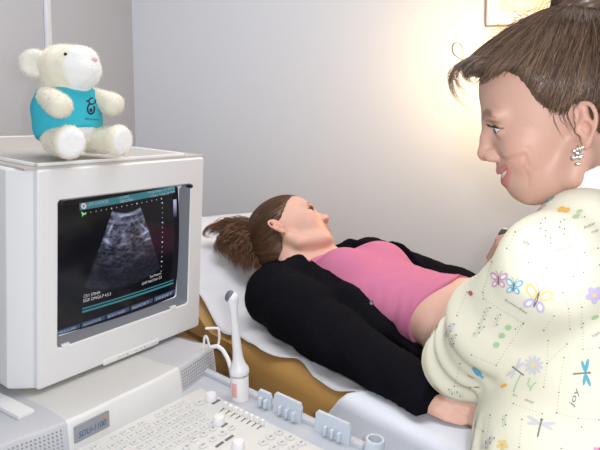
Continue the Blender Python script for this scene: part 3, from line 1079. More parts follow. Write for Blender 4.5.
def ledge_piece(name, i0, i1, m, mtop):
    F_ = C2[i0:i1 + 1]; n = len(F_)
    tg = np.gradient(C2, axis=0)[i0:i1 + 1]; nn = np.stack([tg[:, 1], -tg[:, 0]], 1); nn /= np.linalg.norm(nn, axis=1)[:, None]
    # profile from the back edge over the rounded front lip down the face
    prof = [(-0.42, 0), (-0.20, 0), (-0.05, 0), (-0.006, -0.0004), (-0.002, -0.002), (0.0, -0.005), (0.004, -0.030), (0.007, -hl)]
    V = []; 
    for kx, (o, z) in enumerate(prof):
        for q in range(n):
            b2 = F_[q] + (nn[q] * o if o > -0.15 else nn[q] * -0.05 + (-cn[:2]) * (-o - 0.05))
            V.append([b2[0], b2[1], zt + z])
    f = []; mi = []
    for kx in range(len(prof) - 1):
        for q in range(n - 1):
            f.append((kx * n + q, kx * n + q + 1, (kx + 1) * n + q + 1, (kx + 1) * n + q)); mi.append(1 if kx < 3 else 0)
    mb = MB(); mb.add(V, f); mb.mi = mi
    for q in (0, n - 1):                                   # end caps
        ring_ = [V[kx * n + q] for kx in range(len(prof))] + [[V[q][0], V[q][1], zt - hl]]
        mb.add(ring_, [tuple(range(len(ring_)))], 0)
    return mb.build(name, [m, mtop], con, angle=0.7)


ledge_piece('ledge', iL, iR, M_ledge, M_ledtop)
gl_l = ledge_piece('speaker_grille', 0, iL, M_case_g, M_case_g); gl_r = ledge_piece('speaker_grille', iR, len(C2) - 1, M_case_g, M_case_g)
gl_l['label'] = 'grey perforated speaker section left of the name plate'
gl_r['label'] = 'grey perforated speaker section at the far end of the ledge'
# perforations: dots of the grilles
M_hole = mat('hole_dark', (0.30, 0.30, 0.32), 0.7)
for (i0, i1, par) in ((4, iL, gl_l), (iR, len(C2) - 1, gl_r)):
    mb = MB(); cl = np.concatenate([[0], np.cumsum(np.linalg.norm(np.diff(C2[i0:i1 + 1], axis=0), axis=1))])
    s = 0.006
    while s < cl[-1] - 0.006:
        x = np.interp(s, cl, C2[i0:i1 + 1, 0]); y = np.interp(s, cl, C2[i0:i1 + 1, 1])
        j = min(i1 - 1, i0 + int(np.searchsorted(cl, s)) - 1); tg = C2[j + 1] - C2[j]; nn = nrm([tg[1], -tg[0], 0]); tg = nrm([tg[0], tg[1], 0])
        for rr in range(6):
            z = -0.010 - rr * 0.0058; o = 0.0005 + 0.004 * (-z / 0.03)
            mb.lathe([(0.0014, -0.001), (0.0014, 0.0003)], np.array([x, y, zt + z]) + nn * o, [tg, UP, nn], 6)
        s += 0.0062
    mb.build('perforation', M_hole, par, smooth=False)
# recess tray on the left end of the ledge
ra_ = PZ(0, 403, LT); rb_ = PZ(27, 417, LT)
mb = MB(); mb.box((ra_ + rb_) / 2 - nrm(rb_ - ra_) * 0.05 + UP * 0.003, [nrm(rb_ - ra_), np.cross(UP, nrm(rb_ - ra_)), UP], (0.18, 0.028, 0.008), 0.003)
mb.build('grip_recess', M_ledge, con)
# name plate, sunk look: grey plate with lettering
pa, pb = PZ(80, 428, LT - .012), PZ(114.5, 411, LT - .012)
i_ = near_i((pa + pb) / 2); tg = nrm([*(C2[i_ + 1] - C2[i_ - 1]), 0]); tg = nrm(pb - pa); pn = np.cross(tg, UP); pn = nrm(pn)
if pn @ cn < 0: pn = -pn
pu = np.cross(pn, tg); pu = pu if pu[2] > 0 else -pu
pc = np.array([*C2[i_], zt - 0.0235]) + pn * 0.0045
pw = np.linalg.norm(pb - pa) * 1.0
M_plate = mat('name_plate_grey', (0.33, 0.35, 0.38), 0.3, 0.5, metal=0.3)
mb = MB(); mb.box(pc, [tg, pu, pn], (pw, 0.027, 0.004), 0.0015); npl = mb.build('name_plate', M_plate, con)
v, f = text_geo('SDU-1100', 0.0135, shear=0.25, bold=0.0002); v[:, 0] -= v[:, 0].max() * 0.52
s_ = pw * 0.80 / (v[:, 0].max() - v[:, 0].min()); v[:, 0] *= s_
MB().add([pc + pn * 0.0024 + tg * x[0] + pu * (x[1] - 0.0065) for x in v], f).build('lettering', mat('plate_blue', (0.08, 0.16, 0.30), 0.5), npl, smooth=False, fix=False)
mb = MB(); mb.lathe([(0.003, 0), (0.003, .0006), (0, .0006)], pc + pn * 0.002 + tg * pw * 0.37 + pu * 0.0075, [tg, pu, pn], 12); mb.build('lamp_dot', mat('plate_orange', (0.75, 0.25, 0.12), 0.5), npl, label='orange dot above the lettering')

# bracket tabs along the outer edge of the deck
def bracket(x0, y0, x1, y1, hgt, notch):
    a, b_ = DK(x0, y0, 0.0), DK(x1, y1, 0.0); d = nrm(b_ - a); L = np.linalg.norm(b_ - a); o = np.cross(d, dn_); o = o if o @ ca > 0 else -o
    mb = MB(); p = a + o * 0.006 - dn_ * 0.03
    prof = [p, p + d * L, p + d * L + dn_ * (hgt * .72 + .03), p + d * (L - .004) + dn_ * (hgt + .03), p + d * .003 + dn_ * (hgt + .03), p + dn_ * (hgt + .026)]
    mb.prism(prof, o * 0.006)
    for q in notch:
        mb.box(a + d * L * q + dn_ * 0.008 + o * 0.003, [d, o, dn_], (0.006, 0.012, 0.016), 0.002)
    return mb.build('cable_bracket', M_bracket, con, angle=0.4)


bracket(255, 404, 268, 410, 0.026, (.35, .75))
bracket(271, 411, 298, 424, 0.033, (.3, .55, .8))
bracket(312.5, 430, 347, 446, 0.033, (.35, .55, .75))
p = DK(370, 458, 0.0)
MB().lathe([(0.016, -.04), (0.016, 0.024), (0.0145, 0.027), (0.011, 0.027), (0.011, 0.0), (0, 0)], p + ca * 0.012, [ca, dd, dn_], 24).build('cable_cup', M_bracket, con)
# probe holder cup and the wire cable hook beside it
PB = DK(238.5, 397, 0.0) + ca * 0.004
hold = MB().lathe([(0.012, -.03), (0.0165, -0.03), (0.0165, 0.038), (0.0158, 0.0395), (0.0135, 0.0395), (0.0135, 0.0), (0, 0)], PB, [ca, cn, UP], 32).build('probe_holder', M_white, con)
M_pink = mat('pink_label', (0.80, 0.42, 0.42), 0.6)
mb = MB(); an0 = [math.radians(a) for a in range(-20, 30, 10)]
vw = nrm([-PB[0], -PB[1], 0]); sd = np.cross(UP, vw)
V = []
for a in [math.radians(q) for q in range(-62, -18, 6)]:
    dr = vw * math.cos(a) + sd * math.sin(a)
    V += [PB + dr * 0.0168 + UP * 0.004, PB + dr * 0.0168 + UP * 0.030]
MB().add(V, [(2 * i, 2 * i + 2, 2 * i + 3, 2 * i + 1) for i in range(len(V) // 2 - 1)]).build('label_patch', M_pink, hold, smooth=False)
hk = 1.16
hp = [PY(x, y, hk) for x, y in ((205.5, 328.5), (212, 328), (218, 328), (219.2, 331), (219.5, 338), (218.5, 345), (213, 348.5), (209.5, 346.5), (207.5, 338), (205.6, 335.5), (204.2, 338.5), (204.0, 344), (203.6, 352))]
hp = np.array(hp); 
# smooth the bends
q = np.linspace(0, len(hp) - 1, 60); hs = np.stack([np.interp(q, np.arange(len(hp)), hp[:, i]) for i in range(3)], 1)
for _ in range(3): hs[1:-1] = (hs[:-2] + 2 * hs[1:-1] + hs[2:]) / 4
MB().tube(hs, 0.0024, 10).build('cable_hook', M_white, con)
hp = np.array([PY(212, 347, 1.16), PY(217.5, 346, 1.157), PY(223, 350, 1.15), PY(228.5, 360, 1.14), PY(231.5, 371, 1.13), PY(233, 388, 1.12)])
q = np.linspace(0, len(hp) - 1, 40); hs = np.stack([np.interp(q, np.arange(len(hp)), hp[:, i]) for i in range(3)], 1)
for _ in range(4): hs[1:-1] = (hs[:-2] + 2 * hs[1:-1] + hs[2:]) / 4
MB().tube(hs, 0.0042, 10).build('hook_arm', M_white, con)
# cabinet of the cart below, columns and castors
bx = DL((XL + XR) / 2, -0.06, 0); bz = ZC + LT - hl
mb = MB(); mb.box(np.array([bx[0], bx[1], 0]) - cn * 0.10 + UP * ((bz + 0.12) / 2 - 0.0), [ca, cn, UP], (0.56, 0.52, bz - 0.13), 0.02, 3)
mb.build('cabinet', M_case, con)
mb = MB(); mb.box(np.array([bx[0], bx[1], 0.115]) - cn * 0.04, [ca, cn, UP], (0.58, 0.62, 0.05), 0.015, 3); mb.build('base', M_case_g, con)
M_rub = mat('castor_rubber', (0.05, 0.05, 0.055), 0.6)
for sx in (-1, 1):
    for sy in (-1, 1):
        cpt = np.array([bx[0], bx[1], 0.045]) - cn * (0.04 - sy * 0.25) + ca * sx * 0.24
        mb = MB(); mb.lathe([(0, -.018), (.04, -.018), (.045, -.012), (.045, .012), (.04, .018), (0, .018)], cpt, [cn, UP, ca], 24)
        mb.lathe([(.012, 0), (.012, .046)], cpt + UP * 0.035, np.eye(3), 12); mb.build('castor', M_rub, con)

# ---- endocavity probe standing in its holder
M_prb = mat('probe_white', (0.78, 0.79, 0.81), 0.35, 0.5); M_lens = mat('probe_lens', (0.13, 0.14, 0.17), 0.3, 0.5)
d0 = PB[1]
pbase = PB + UP * 0.042
ptop = PY(232, 296, d0 - 0.005)
pr = thing('ultrasound_probe', PB + UP * 0.001, 'slim white wand probe with grey tip upright in the console holder', 'ultrasound probe')
axp = nrm(ptop - pbase); L = np.linalg.norm(ptop - pbase); ax1 = nrm(np.cross(axp, cn)); ax2 = np.cross(axp, ax1)
prof = [(0.008, -0.034), (0.0105, -0.03), (0.0108, -0.001), (0.0178, 0.002), (0.0185, 0.006), (0.0178, 0.011), (0.0135, 0.018), (0.0100, 0.030), (0.0085, 0.045), (0.0078, 0.07), (0.0074, L * .62),
        (0.0074, L * .78), (0.0085, L * .86), (0.0105, L * .92), (0.0118, L * .965), (0.0112, L * 1.0), (0.008, L * 1.035), (0.0035, L * 1.055), (0, L * 1.058)]
MB().lathe(prof, pbase, [ax1, ax2, axp], 32).build('handle', M_prb, pr)
tipc = pbase + axp * L * 0.985; fd = nrm(np.array([-0.9, -0.45, 0.5]))
V = []; a1 = nrm(np.cross(fd, UP)); a2 = np.cross(fd, a1)
mb = MB(); q = MB().lathe([(0, 0.0128), (0.004, 0.0122), (0.0072, 0.0102), (0.0088, 0.0066), (0.0088, 0.003)], tipc, [a1, a2 * 1.25, fd], 20)
mb.add(np.concatenate(q.v), q.f); mb.build('lens', M_lens, pr, label='dark grey lens at the tip')

# ================================================================== plush lamb on the monitor
bq = PP(69, 157, MO + mu * 0.0085, mu) + UP * .0035
bf = nrm([0.79, -0.61, 0]); bl = np.cross(UP, bf)
BAX = np.stack([bf, bl, UP])
hfv = nrm([0.93, -0.36, 0.06]); hl_ = nrm(np.cross(UP, hfv)); HAX = np.stack([hfv, hl_, np.cross(hfv, hl_)])


def LB(x, y, z): return bq + bf * x + bl * y + UP * z


bun = thing('plush_toy', bq, 'cream plush lamb in a turquoise shirt sitting on top of the monitor', 'plush toy')
HC_ = LB(0.010, -0.004, 0.163)


def HB(x, y, z): return HC_ + np.array([x, y, z]) @ HAX


def bun_torso(p):
    q = (p - bq) @ BAX.T
    d = ell(q, (0.0, 0, 0.063), (0.058, 0.060, 0.060))
    return smin(d, ell(q, (-0.004, 0, 0.105), (0.050, 0.052, 0.05)), 0.03)


def bun_body(p):
    d = bun_torso(p); q = (p - HC_) @ HAX.T
    h = ell(q, (-0.006, 0, 0.004), (0.050, 0.050, 0.044))
    h = smin(h, ell(q, (0.034, 0, -0.003), (0.036, 0.037, 0.036)), 0.018)
    h = smin(h, ell(q, (0.03, 0, 0.022), (0.034, 0.028, 0.018)), 0.012)
    return smin(d, h, 0.016) + 0.0009 * snoise(p, 330, 3)


CREAM = np.array([0.80, 0.76, 0.63]); WHITE = np.array([0.86, 0.86, 0.85])


def bun_tint(v):
    q = (v - HC_) @ HAX.T
    m = np.clip((q[:, 0] - 0.026 - 0.25 * np.maximum(0, q[:, 2] - 0.0)) / 0.006, 0, 1) * (q[:, 2] > -0.05)
    t = (v - bq) @ BAX.T
    b = np.clip((t[:, 0] - 0.040) / 0.006, 0, 1) * (t[:, 2] < 0.10) * (np.abs(t[:, 1]) < 0.04)
    m = np.maximum(m, b)[:, None]
    return CREAM * (1 - m) + WHITE * m


M_plush = attr_mat('plush_pile', 0.95, 0.1, sheen=0.3)


def plush(name, f, lo, hi, h, tint, n, length=0.0035, label=None):
    v, F = snet(f, *grid(lo, hi, h)); t, T = fuzz(v, F, n, length, 0.00042, seed=len(name) + n)
    me = mixed_mesh(name, (v, F), (t, T)); c = tint(v)
    # a tuft takes the tint of the pile under its root
    set_tint(me, np.concatenate([c, tint(t)]))
    return link(name, me, M_plush, bun, label)


plush('body', bun_body, bq - [.12, .12, .02], bq + [.13, .13, .24], 0.0032, bun_tint, 9000)
cream = lambda v: np.broadcast_to(CREAM, (len(v), 3)).copy()
for s in (-1, 1):
    def arm(p, s=s):
        a = LB(0.012, s * 0.046, 0.112); b = LB(0.076 if s < 0 else 0.066, s * 0.058 - .002, 0.092 + (0.0 if s < 0 else .006))
        return cap(p, a, b, 0.019, 0.0215) + 0.0007 * snoise(p, 400, 5)
    c = LB(0.035, s * 0.06, 0.105); plush('arm', arm, c - .065, c + .065, 0.003, cream, 2500)

    def leg(p, s=s):
        a = LB(0.02, s * 0.036, 0.030); b = LB(0.090, s * 0.052, 0.026)
        d = smin(cap(p, a, b, 0.027, 0.024), ell(p, LB(0.088, s * 0.052, 0.029), (0.019, 0.026, 0.029), np.stack([nrm(bf + bl * s * .2), nrm(bl - bf * s * .2), UP])), 0.012)
        return smax(d, half(p, LB(0.104, s * 0.052, 0.03), bf + bl * s * 0.2), 0.006) + 0.0006 * snoise(p, 400, 6)

    def legt(v, s=s):
        m = np.clip((half(v, LB(0.0985, s * 0.052, 0.03), bf + bl * s * 0.2)) / 0.003, 0, 1)[:, None]
        return CREAM * (1 - m) + WHITE * m
    c = LB(0.055, s * 0.05, 0.03); plush('leg', leg, c - .08, c + .08, 0.003, legt, 3000)

    def ear(p, s=s):
        c = HB(-0.034, s * 0.043, 0.012); a = nrm(np.array([0.45, s * 0.5, 0.0]) @ HAX); e3 = np.array([-.1, 0, 1]) @ HAX; e2 = nrm(np.cross(a, e3))
        e3 = np.cross(e2, a); ax = np.stack([a, e2, e3])
        d = ell(p, c, (0.012, 0.027, 0.026), ax)
        d = smax(d, -ell(p, c + a * 0.016 - e3 * .002, (0.011, 0.017, 0.016), ax), 0.006)
        return d + 0.0006 * snoise(p, 420, 8)
    c = HB(-0.034, s * 0.043, 0.012); plush('ear', ear, c - .045, c + .045, 0.0025, lambda v: np.broadcast_to(CREAM * .6 + WHITE * .4, (len(v), 3)).copy(), 2500)
M_eye = mat('bead_black', (0.01, 0.01, 0.012), 0.12, 0.6); M_nose = mat('nose_pink', (0.78, 0.42, 0.42), 0.7)
for s in (-1, 1):
    MB().lathe([(0, .003), (.0025, .0024), (.0036, 0), (.0036, -.003)], HB(0.030, s * 0.0335, 0.0225), [nrm(np.array([1, 0, 0]) @ HAX), UP, nrm(np.array([.3, s, .25]) @ HAX)], 14).build('eye', M_eye, bun)
def nose(p):
    c = HB(0.0655, 0, 0.012)
    d = ell(p, c, (0.005, 0.0078, 0.0048), HAX)
    return smin(d, cap(p, c, HB(0.068, 0, 0.002), 0.0022, 0.001), 0.004)
c = HB(.066, 0, .008); sdf_obj('nose', nose, grid(c - .016, c + .016, .0012), M_nose, bun)

M_shirt = mat('turquoise_cotton', (0.05, 0.49, 0.62), 0.85, 0.15, bump=(500, 0.25, 0.0008))
def shirt(p):
    q = (p - bq) @ BAX.T
    d = bun_torso(p) - 0.004 + 0.0012 * np.sin(q[:, 2] * 120 + q[:, 1] * 60) * np.sin(q[:, 0] * 45)
    lo = 0.050 + 0.28 * q[:, 0] - 0.010 * (q[:, 1] < -9)
    d = smax(d, lo - 0.012 - q[:, 2], 0.003)
    return smax(d, q[:, 2] - 0.128 - 0.05 * q[:, 0], 0.003)
sh = sdf_obj('shirt', shirt, grid(bq - [.09, .09, .01], bq + [.09, .09, .16], .0028), M_shirt, bun)


for o_ in [o for o in bpy.data.objects if o.parent == bun]:
    n_ = len(o_.data.vertices); co = np.zeros(n_ * 3, np.float32); o_.data.vertices.foreach_get('co', co)
    o_.data.vertices.foreach_set('co', ((co.reshape(-1, 3) - bq) * 0.93 + bq).astype(np.float32).ravel()); o_.data.update()


M_ink = mat('black_print', (0.015, 0.015, 0.02), 0.7)
pb_ = Print(bvh_of(sh))
th = np.linspace(-0.6, 5.2, 22)
pb_.strip([(90.8 + 3.4 * math.cos(t), 109.0 + 5.0 * math.sin(t)) for t in th], 1.7)
pb_.oval((90.8, 110.2), 1.6, 2.0); pb_.strip([(89.2, 103.5), (88.6, 100.5), (90.5, 98.3), (93, 98)], 1.4)
pb_.strip([(92.5, 104.5), (95, 102.5), (95.2, 99.5)], 1.3)
pb_.oval((87.2, 101.2), 1.3, 0.9, 0.5)
pb_.text('lifechoices', (84.3, 119.6), (99, 120.6), 2.4)
pb_.mb.build('emblem', M_ink, sh, smooth=False, fix=False)

# ================================================================== people: shared anatomy
EZ = 0.024                                                        # height of the eyes above the ear canals


def surf_x(P, y, z):
    """where the bare face (no lips) is met, coming from the front at a given height and side"""
    x = np.linspace(0.145, 0.02, 500); d = head_sdf(np.stack([x, np.full(500, y), np.full(500, z)], 1), dict(P, bare=True))
    k = np.nonzero(d < 0)[0]; return x[k[0]] if len(k) else 0.05


def lip_lines(P):
    if '_lips' not in P:
        yc, zc = P['corner'][1], P['corner'][2]; ys = np.linspace(0, yc, 7); out = []
        for z0, e, inn in ((P['uplip'][2], 2.0, .0022), (P['slit'], 1.7, .0015), (P['lolip'][2], 2.6, .0028)):
            out.append(np.array([(surf_x(P, y_, z0 + (zc - z0) * (y_ / yc) ** e) - inn, y_, z0 + (zc - z0) * (y_ / yc) ** e) for y_ in ys]))
        P['_lips'] = out
        P['_brow'] = np.array([(surf_x(P, y_, z_), y_, z_) for y_, z_ in ((.013, EZ + .0165), (.024, EZ + .0215), (.036, EZ + .0235), (.045, EZ + .0205), (.051, EZ + .0150))])
    return P['_lips']


def head_sdf(q, P):
    """q: head frame (x forward, y left, z up, origin between the ear canals), adult size in metres"""
    w = P.get('w', 1.0)
    y = np.abs(q[:, 1]); qs = np.stack([q[:, 0], y, q[:, 2]], 1)          # mirrored half
    d = ell(q, (0.010, 0, 0.062), (0.101, 0.073 * w, 0.086))
    d = smin(d, ell(q, (0.050, 0, 0.005), (0.056, 0.058 * w, 0.070)), 0.025)
    d = smin(d, ell(q, (0.048, 0, -0.036), (0.050, 0.046 * w, 0.034)), 0.02)
    # jaw bone from below the ear to the chin
    cx, cz = P['chin']
    d = smin(d, chain(qs, [(0.004, 0.054 * w, -0.022), (0.018, 0.050 * w, -0.047 + P.get('jaw', 0)), (cx - 0.024, 0.020, cz - 0.001)], [0.016, 0.016, 0.0165], 0.01), 0.018)
    d = smin(d, ell(q, (cx - 0.021, 0, cz), (0.021, 0.023, 0.0155)), 0.012)
    # cheeks, brow, muzzle
    d = smin(d, ell(qs, (0.070, 0.036 * w, -0.006), (0.027 + P.get('cheek', 0), 0.023 + P.get('cheek', 0), 0.025)), 0.018)
    d = smin(d, ell(qs, (0.094, 0.026, 0.041), (0.0155, 0.026, 0.010)), 0.016)
    mx, mz = P['mouth']
    d = smin(d, ell(q, (mx - 0.024, 0, mz), (0.024, 0.031, 0.023)), 0.013)
    # eye sockets
    d = smax(d, -ell(qs, (0.108, 0.032, EZ), (0.017, 0.0165, 0.0105)), 0.010)
    # nose
    nx, nz = P['tip']; bx_, bz_ = P['nasion']
    d = smin(d, chain(q, [(bx_ - 0.009, 0, bz_ + 0.006), ((bx_ + nx) / 2 - 0.0105 + P.get('hump', 0), 0, (bz_ + nz) / 2), (nx - 0.0105, 0, nz)], [0.0075, 0.0085, 0.0105], 0.006), 0.009)
    d = smin(d, ell(qs, (nx - 0.021, 0.0115, nz - 0.0045), (0.0125, 0.0075, 0.0085)), 0.005)
    d = smax(d, -ell(qs, (nx - 0.0165, 0.0068, nz - 0.0125), (0.0058, 0.0032, 0.0040)), 0.002)
    # lips and the mouth line follow the surface of the muzzle
    up, lo, co = P['uplip'], P['lolip'], P['corner']
    if P.get('bare'): return d
    U_, S_l, L_ = lip_lines(P)
    if P.get('smile'):
        d = smax(d, -chain(qs, S_l, np.linspace(.0052, .0016, len(S_l)), 0.0015), 0.002)
    d = smin(d, chain(qs, U_, P.get('lipr', 1) * np.linspace(.0040, .0016, len(U_)), 0.002), 0.0035)
    d = smin(d, chain(qs, L_, P.get('lipr', 1) * np.linspace(.0050, .0016, len(L_)), 0.002), 0.0035)
    if not P.get('smile'):
        d = smax(d, -chain(qs, S_l + np.array([.0025, 0, 0]), np.linspace(.0013, .0009, len(S_l)), 0.001), 0.0022)
    # crease from the nose wing to the mouth corner, crow's feet: shallow furrows seen from the side
    if P.get('lines'):
        q2 = np.stack([q[:, 0], q[:, 2]], 1)
        def furrow(pts, w, dep):
            m = None; pts = [np.array(t, float) for t in pts]
            for u, v_ in zip(pts[:-1], pts[1:]):
                ba = v_ - u; t = np.clip((q2 - u) @ ba / (ba @ ba), 0, 1); e_ = np.linalg.norm(q2 - u - t[:, None] * ba, axis=1)
                m = e_ if m is None else np.minimum(m, e_)
            return dep * np.exp(-(m / w) ** 2) * (y > 0.017)
        f_ = furrow([(nx - .020, nz + .000), (nx - .031, nz - .010), (co[0] - .006, co[2] + .008), (co[0] - .008, co[2] - .004)], .0030, .0024)
        f_ = f_ + furrow([(co[0] - .003, co[2] - .008), (co[0] - .006, co[2] - .020), (co[0] - .004, co[2] - .031)], .0024, .0013)
        f_ = f_ + furrow([(co[0] - .012, co[2] + .016), (co[0] - .018, co[2] + .002), (co[0] - .018, co[2] - .014)], .0022, .0009)
        for l in P.get('crow', []): f_ = f_ + furrow(l, .0011, .00042)
        d = d + f_
    # eyelids: thick shells around the eyeball with the gap left open
    ec = np.array([0.0885, 0.0325, EZ])
    e = sph(qs, ec, 0.0138); r = qs - ec
    ang = np.arctan2(r[:, 2], r[:, 0])
    o0, o1 = P.get('lid', (-0.35, 0.42))
    az = np.arctan2(r[:, 1], r[:, 0]); op = np.clip(np.cos(az * P.get('slant', 1.3)), 0, 1) * (np.abs(az) < 1.2)
    gap = np.maximum(ang - o1 * op - .02, o0 * op - ang - .02) * 0.0138
    lid = smax(e, -gap - 0.0, 0.0012)
    d = smin(d, lid, 0.0035)
    # ear
    ea = P.get('ear', 0.25); es = P.get('ears', 1.0)
    c0 = np.array([0.007, 0.071 * w, 0.008]); yo = math.sin(0.42)
    a1 = nrm([-math.cos(0.42) , math.sin(0.42), 0]); a3 = nrm(np.array([-math.sin(ea), 0, math.cos(ea)])); a2 = nrm(np.cross(a1, a3)); a3 = np.cross(a2, a1) * -1 if np.cross(a2, a1)[2] < 0 else np.cross(a2, a1)
    def E(u, v, o=0.0): return c0 + (a1 * u + a3 * v) * es + np.array([0, 1, 0]) * o * es
    rim = [E(.006, -.008, .004), E(.002, .008, .003), E(.004, .024, .004), E(.014, .031, .005), E(.024, .027, .007), E(.028, .014, .008), E(.025, .000, .007), E(.018, -.012, .005), E(.012, -.022, .004), E(.007, -.026, .003)]
    rim = curl_path(rim, 26); rr_ = np.interp(np.linspace(0, 9, 26), np.arange(10), np.array([.0026, .0026, .0027, .0028, .0029, .0029, .0028, .003, .0042, .0042]) * es)
    er = chain(qs, rim, rr_, 0.0015)
    plate = chain(qs, [E(.008, -.018, .0015), E(.014, .004, .001), E(.015, .022, .001)], np.array([.0055, .0075, .0065]) * es, 0.006)
    er = smin(er, plate, 0.004)
    er = smin(er, chain(qs, [E(.017, -.008, .006), E(.020, .004, .0065), E(.014, .017, .005)], np.array([.0024, .0026, .0022]) * es, .003), 0.003)
    er = smin(er, ell(qs, E(.001, -.003, .005), np.array([.0042, .003, .006]) * es), 0.003)
    er = smax(er, -ell(qs, E(.0105, -.002, .010), np.array([.0068, .007, .0098]) * es), 0.003)
    d = smin(d, er, 0.005)
    return d


def head_tint(q, P, skin, lip, base):
    """lips, cheeks and brows where they differ from the skin"""
    y = np.abs(q[:, 1]); qs = np.stack([q[:, 0], y, q[:, 2]], 1); c = np.broadcast_to(np.array(skin), (len(q), 3)).copy()
    up, lo, co, mx = P['uplip'], P['lolip'], P['corner'], P['mouth'][0]
    U_, S_l, L_ = lip_lines(P)
    dl = np.minimum(chain(qs, U_, P.get('lipr', 1) * np.linspace(.0046, .0020, 7)), chain(qs, L_, P.get('lipr', 1) * np.linspace(.0058, .0020, 7)))
    m = np.clip(0.5 - dl / 0.0016, 0, 1)[:, None]; c = c * (1 - m) + np.array(lip) * m
    ch = np.exp(-(((qs - np.array([.078, .045, -.012])) / np.array([.03, .03, .022])) ** 2).sum(1)) * P.get('blush', 0.3)
    c = c * (1 - ch[:, None]) + np.array(P['blushc']) * ch[:, None]
    nt_ = np.exp(-(((qs - np.array([P['tip'][0] - .004, 0, P['tip'][1] - .002])) / np.array([.014, .012, .012])) ** 2).sum(1)) * P.get('blush', .3) * .8
    c = c * (1 - nt_[:, None]) + np.array(P['blushc']) * nt_[:, None]
    er = np.exp(-(((qs - np.array([-.003, .082, .006])) / np.array([.022, .012, .036])) ** 2).sum(1)) * P.get('earblush', .4)
    c = c * (1 - er[:, None]) + np.array(P['blushc']) * er[:, None]
    b = chain(qs, P['_brow'], [.0018, .0026, .0024, .0018, .0008])
    m = (np.clip(0.5 - b / 0.003, 0, 1) * P.get('brow', .7))[:, None] * (qs[:, :1] > .07); c = c * (1 - m) + np.array(P['browc']) * m
    # lash line on the lids
    ec = np.array([0.0885, 0.0325, EZ]); r = qs - ec; ang = np.arctan2(r[:, 2], r[:, 0]); rad = np.linalg.norm(r, axis=1)
    o0, o1 = P.get('lid', (-0.35, 0.42))
    az = np.arctan2(r[:, 1], r[:, 0]); op = np.clip(np.cos(az * P.get('slant', 1.3)), 0, 1) * (np.abs(az) < 1.2)
    near = np.exp(-((ang - o1 * op) / 0.20) ** 2) * (rad < .0172) * (r[:, 0] > 0.001) * P.get('lash', .8)
    near = np.maximum(near, np.exp(-((ang - o0 * op) / 0.13) ** 2) * (rad < .0165) * (r[:, 0] > 0.001) * P.get('lash', .8) * .55)
    m = near[:, None]; c = c * (1 - m) + np.array([.05, .035, .03]) * m
    return c


def hand_sdf(p, wrist, ax, curl, thumb, side=1, s=1.0, spread=0.0):
    """ax rows: x to the fingertips, y towards the thumb, z out of the back of the hand"""
    q = (p - np.asarray(wrist)) @ np.asarray(ax).T / s
    ky = [0.028, 0.0095, -0.0095, -0.027]; kx = [0.088, 0.092, 0.087, 0.078]
    L = [(0.042, 0.026, 0.020), (0.046, 0.029, 0.021), (0.042, 0.027, 0.020), (0.033, 0.020, 0.018)]
    d = None
    for i in range(4):
        e = chain(q, [(0.004, ky[i] * .55, 0), (kx[i] * .55, ky[i] * .85, 0.002), (kx[i], ky[i], 0)], [0.014, 0.0115, 0.0108], .004)
        d = e if d is None else smin(d, e, 0.006)
    d = smin(d, ell(q, (0.040, 0.0, -0.004), (0.042, 0.032, 0.0115)), 0.006)
    d = smin(d, ell(q, (0.034, 0.026, -0.008), (0.030, 0.016, 0.014)), 0.010)
    for i in range(4):
        pt = np.array([kx[i], ky[i], 0.0]); a = 0.0; pts = [pt]; sp = spread * (1.5 - i)
        for j in range(3):
            a += curl[i][j]
            pt = pt + L[i][j] * np.array([math.cos(a) * math.cos(sp), math.sin(sp) * math.cos(a), -math.sin(a)]); pts.append(pt)
        k = 0.92 if i == 3 else 1.0
        f = chain(q, pts, np.array([.0092, .0082, .0077, .0066]) * k, 0.002)
        d = smin(d, f, 0.0022)
    tp = [np.array([0.020, 0.024, -0.006]), np.array([0.050, 0.044, -0.014])]
    a, b = thumb
    v1 = nrm([math.cos(a), math.sin(a), -b]); v2 = nrm([math.cos(a - .35), math.sin(a - .35), -b - .15])
    tp += [tp[1] + v1 * 0.034, tp[1] + v1 * 0.034 + v2 * 0.027]
    d = smin(d, chain(q, tp, [.014, .0115, .0100, .0078], 0.003), 0.006)
    return d * s


def frame3(x, z):
    """rows x, y, z with z as close as possible to the given one (y = z cross x)"""
    x = nrm(x); y = nrm(np.cross(z, x)); return np.stack([x, y, np.cross(x, y)])


def trace_strands(f, roots, target, steps, step, lift, g, noise=0.3, bend=None):
    """combed strands: start on the surface f = lift and run towards target along it"""
    p = roots.copy(); out = [p.copy()]; e = 0.0008
    wob = g.normal(size=p.shape) * noise
    for s in range(steps):
        d0 = f(p); n = np.stack([f(p + np.eye(3)[k] * e) - d0 for k in range(3)], 1) / e
        n /= np.linalg.norm(n, axis=1)[:, None] + 1e-9
        t = (target(p) if callable(target) else target - p); t = t / (np.linalg.norm(t, axis=1)[:, None] + 1e-9) + wob
        t -= n * np.sum(t * n, 1)[:, None]; t /= np.linalg.norm(t, axis=1)[:, None] + 1e-9
        p = p + t * (step[:, None] if np.ndim(step) else step)
        p = p - n * (f(p) - lift)[:, None] * 0.8
        out.append(p.copy())
    return np.stack(out, 1)


def curl_path(ctrl, n):
    """smooth path through control points"""
    c = np.asarray(ctrl, float); m = len(c); t = np.linspace(0, m - 1, n); o = []
    cp = np.concatenate([[2 * c[0] - c[1]], c, [2 * c[-1] - c[-2]]])
    for x in t:
        i = min(int(x), m - 2); u = x - i; a, b, d, e = cp[i], cp[i + 1], cp[i + 2], cp[i + 3]
        o.append(0.5 * ((2 * b) + (-a + d) * u + (2 * a - 5 * b + 4 * d - e) * u * u + (-a + 3 * b - 3 * d + e) * u ** 3))
    return np.array(o)


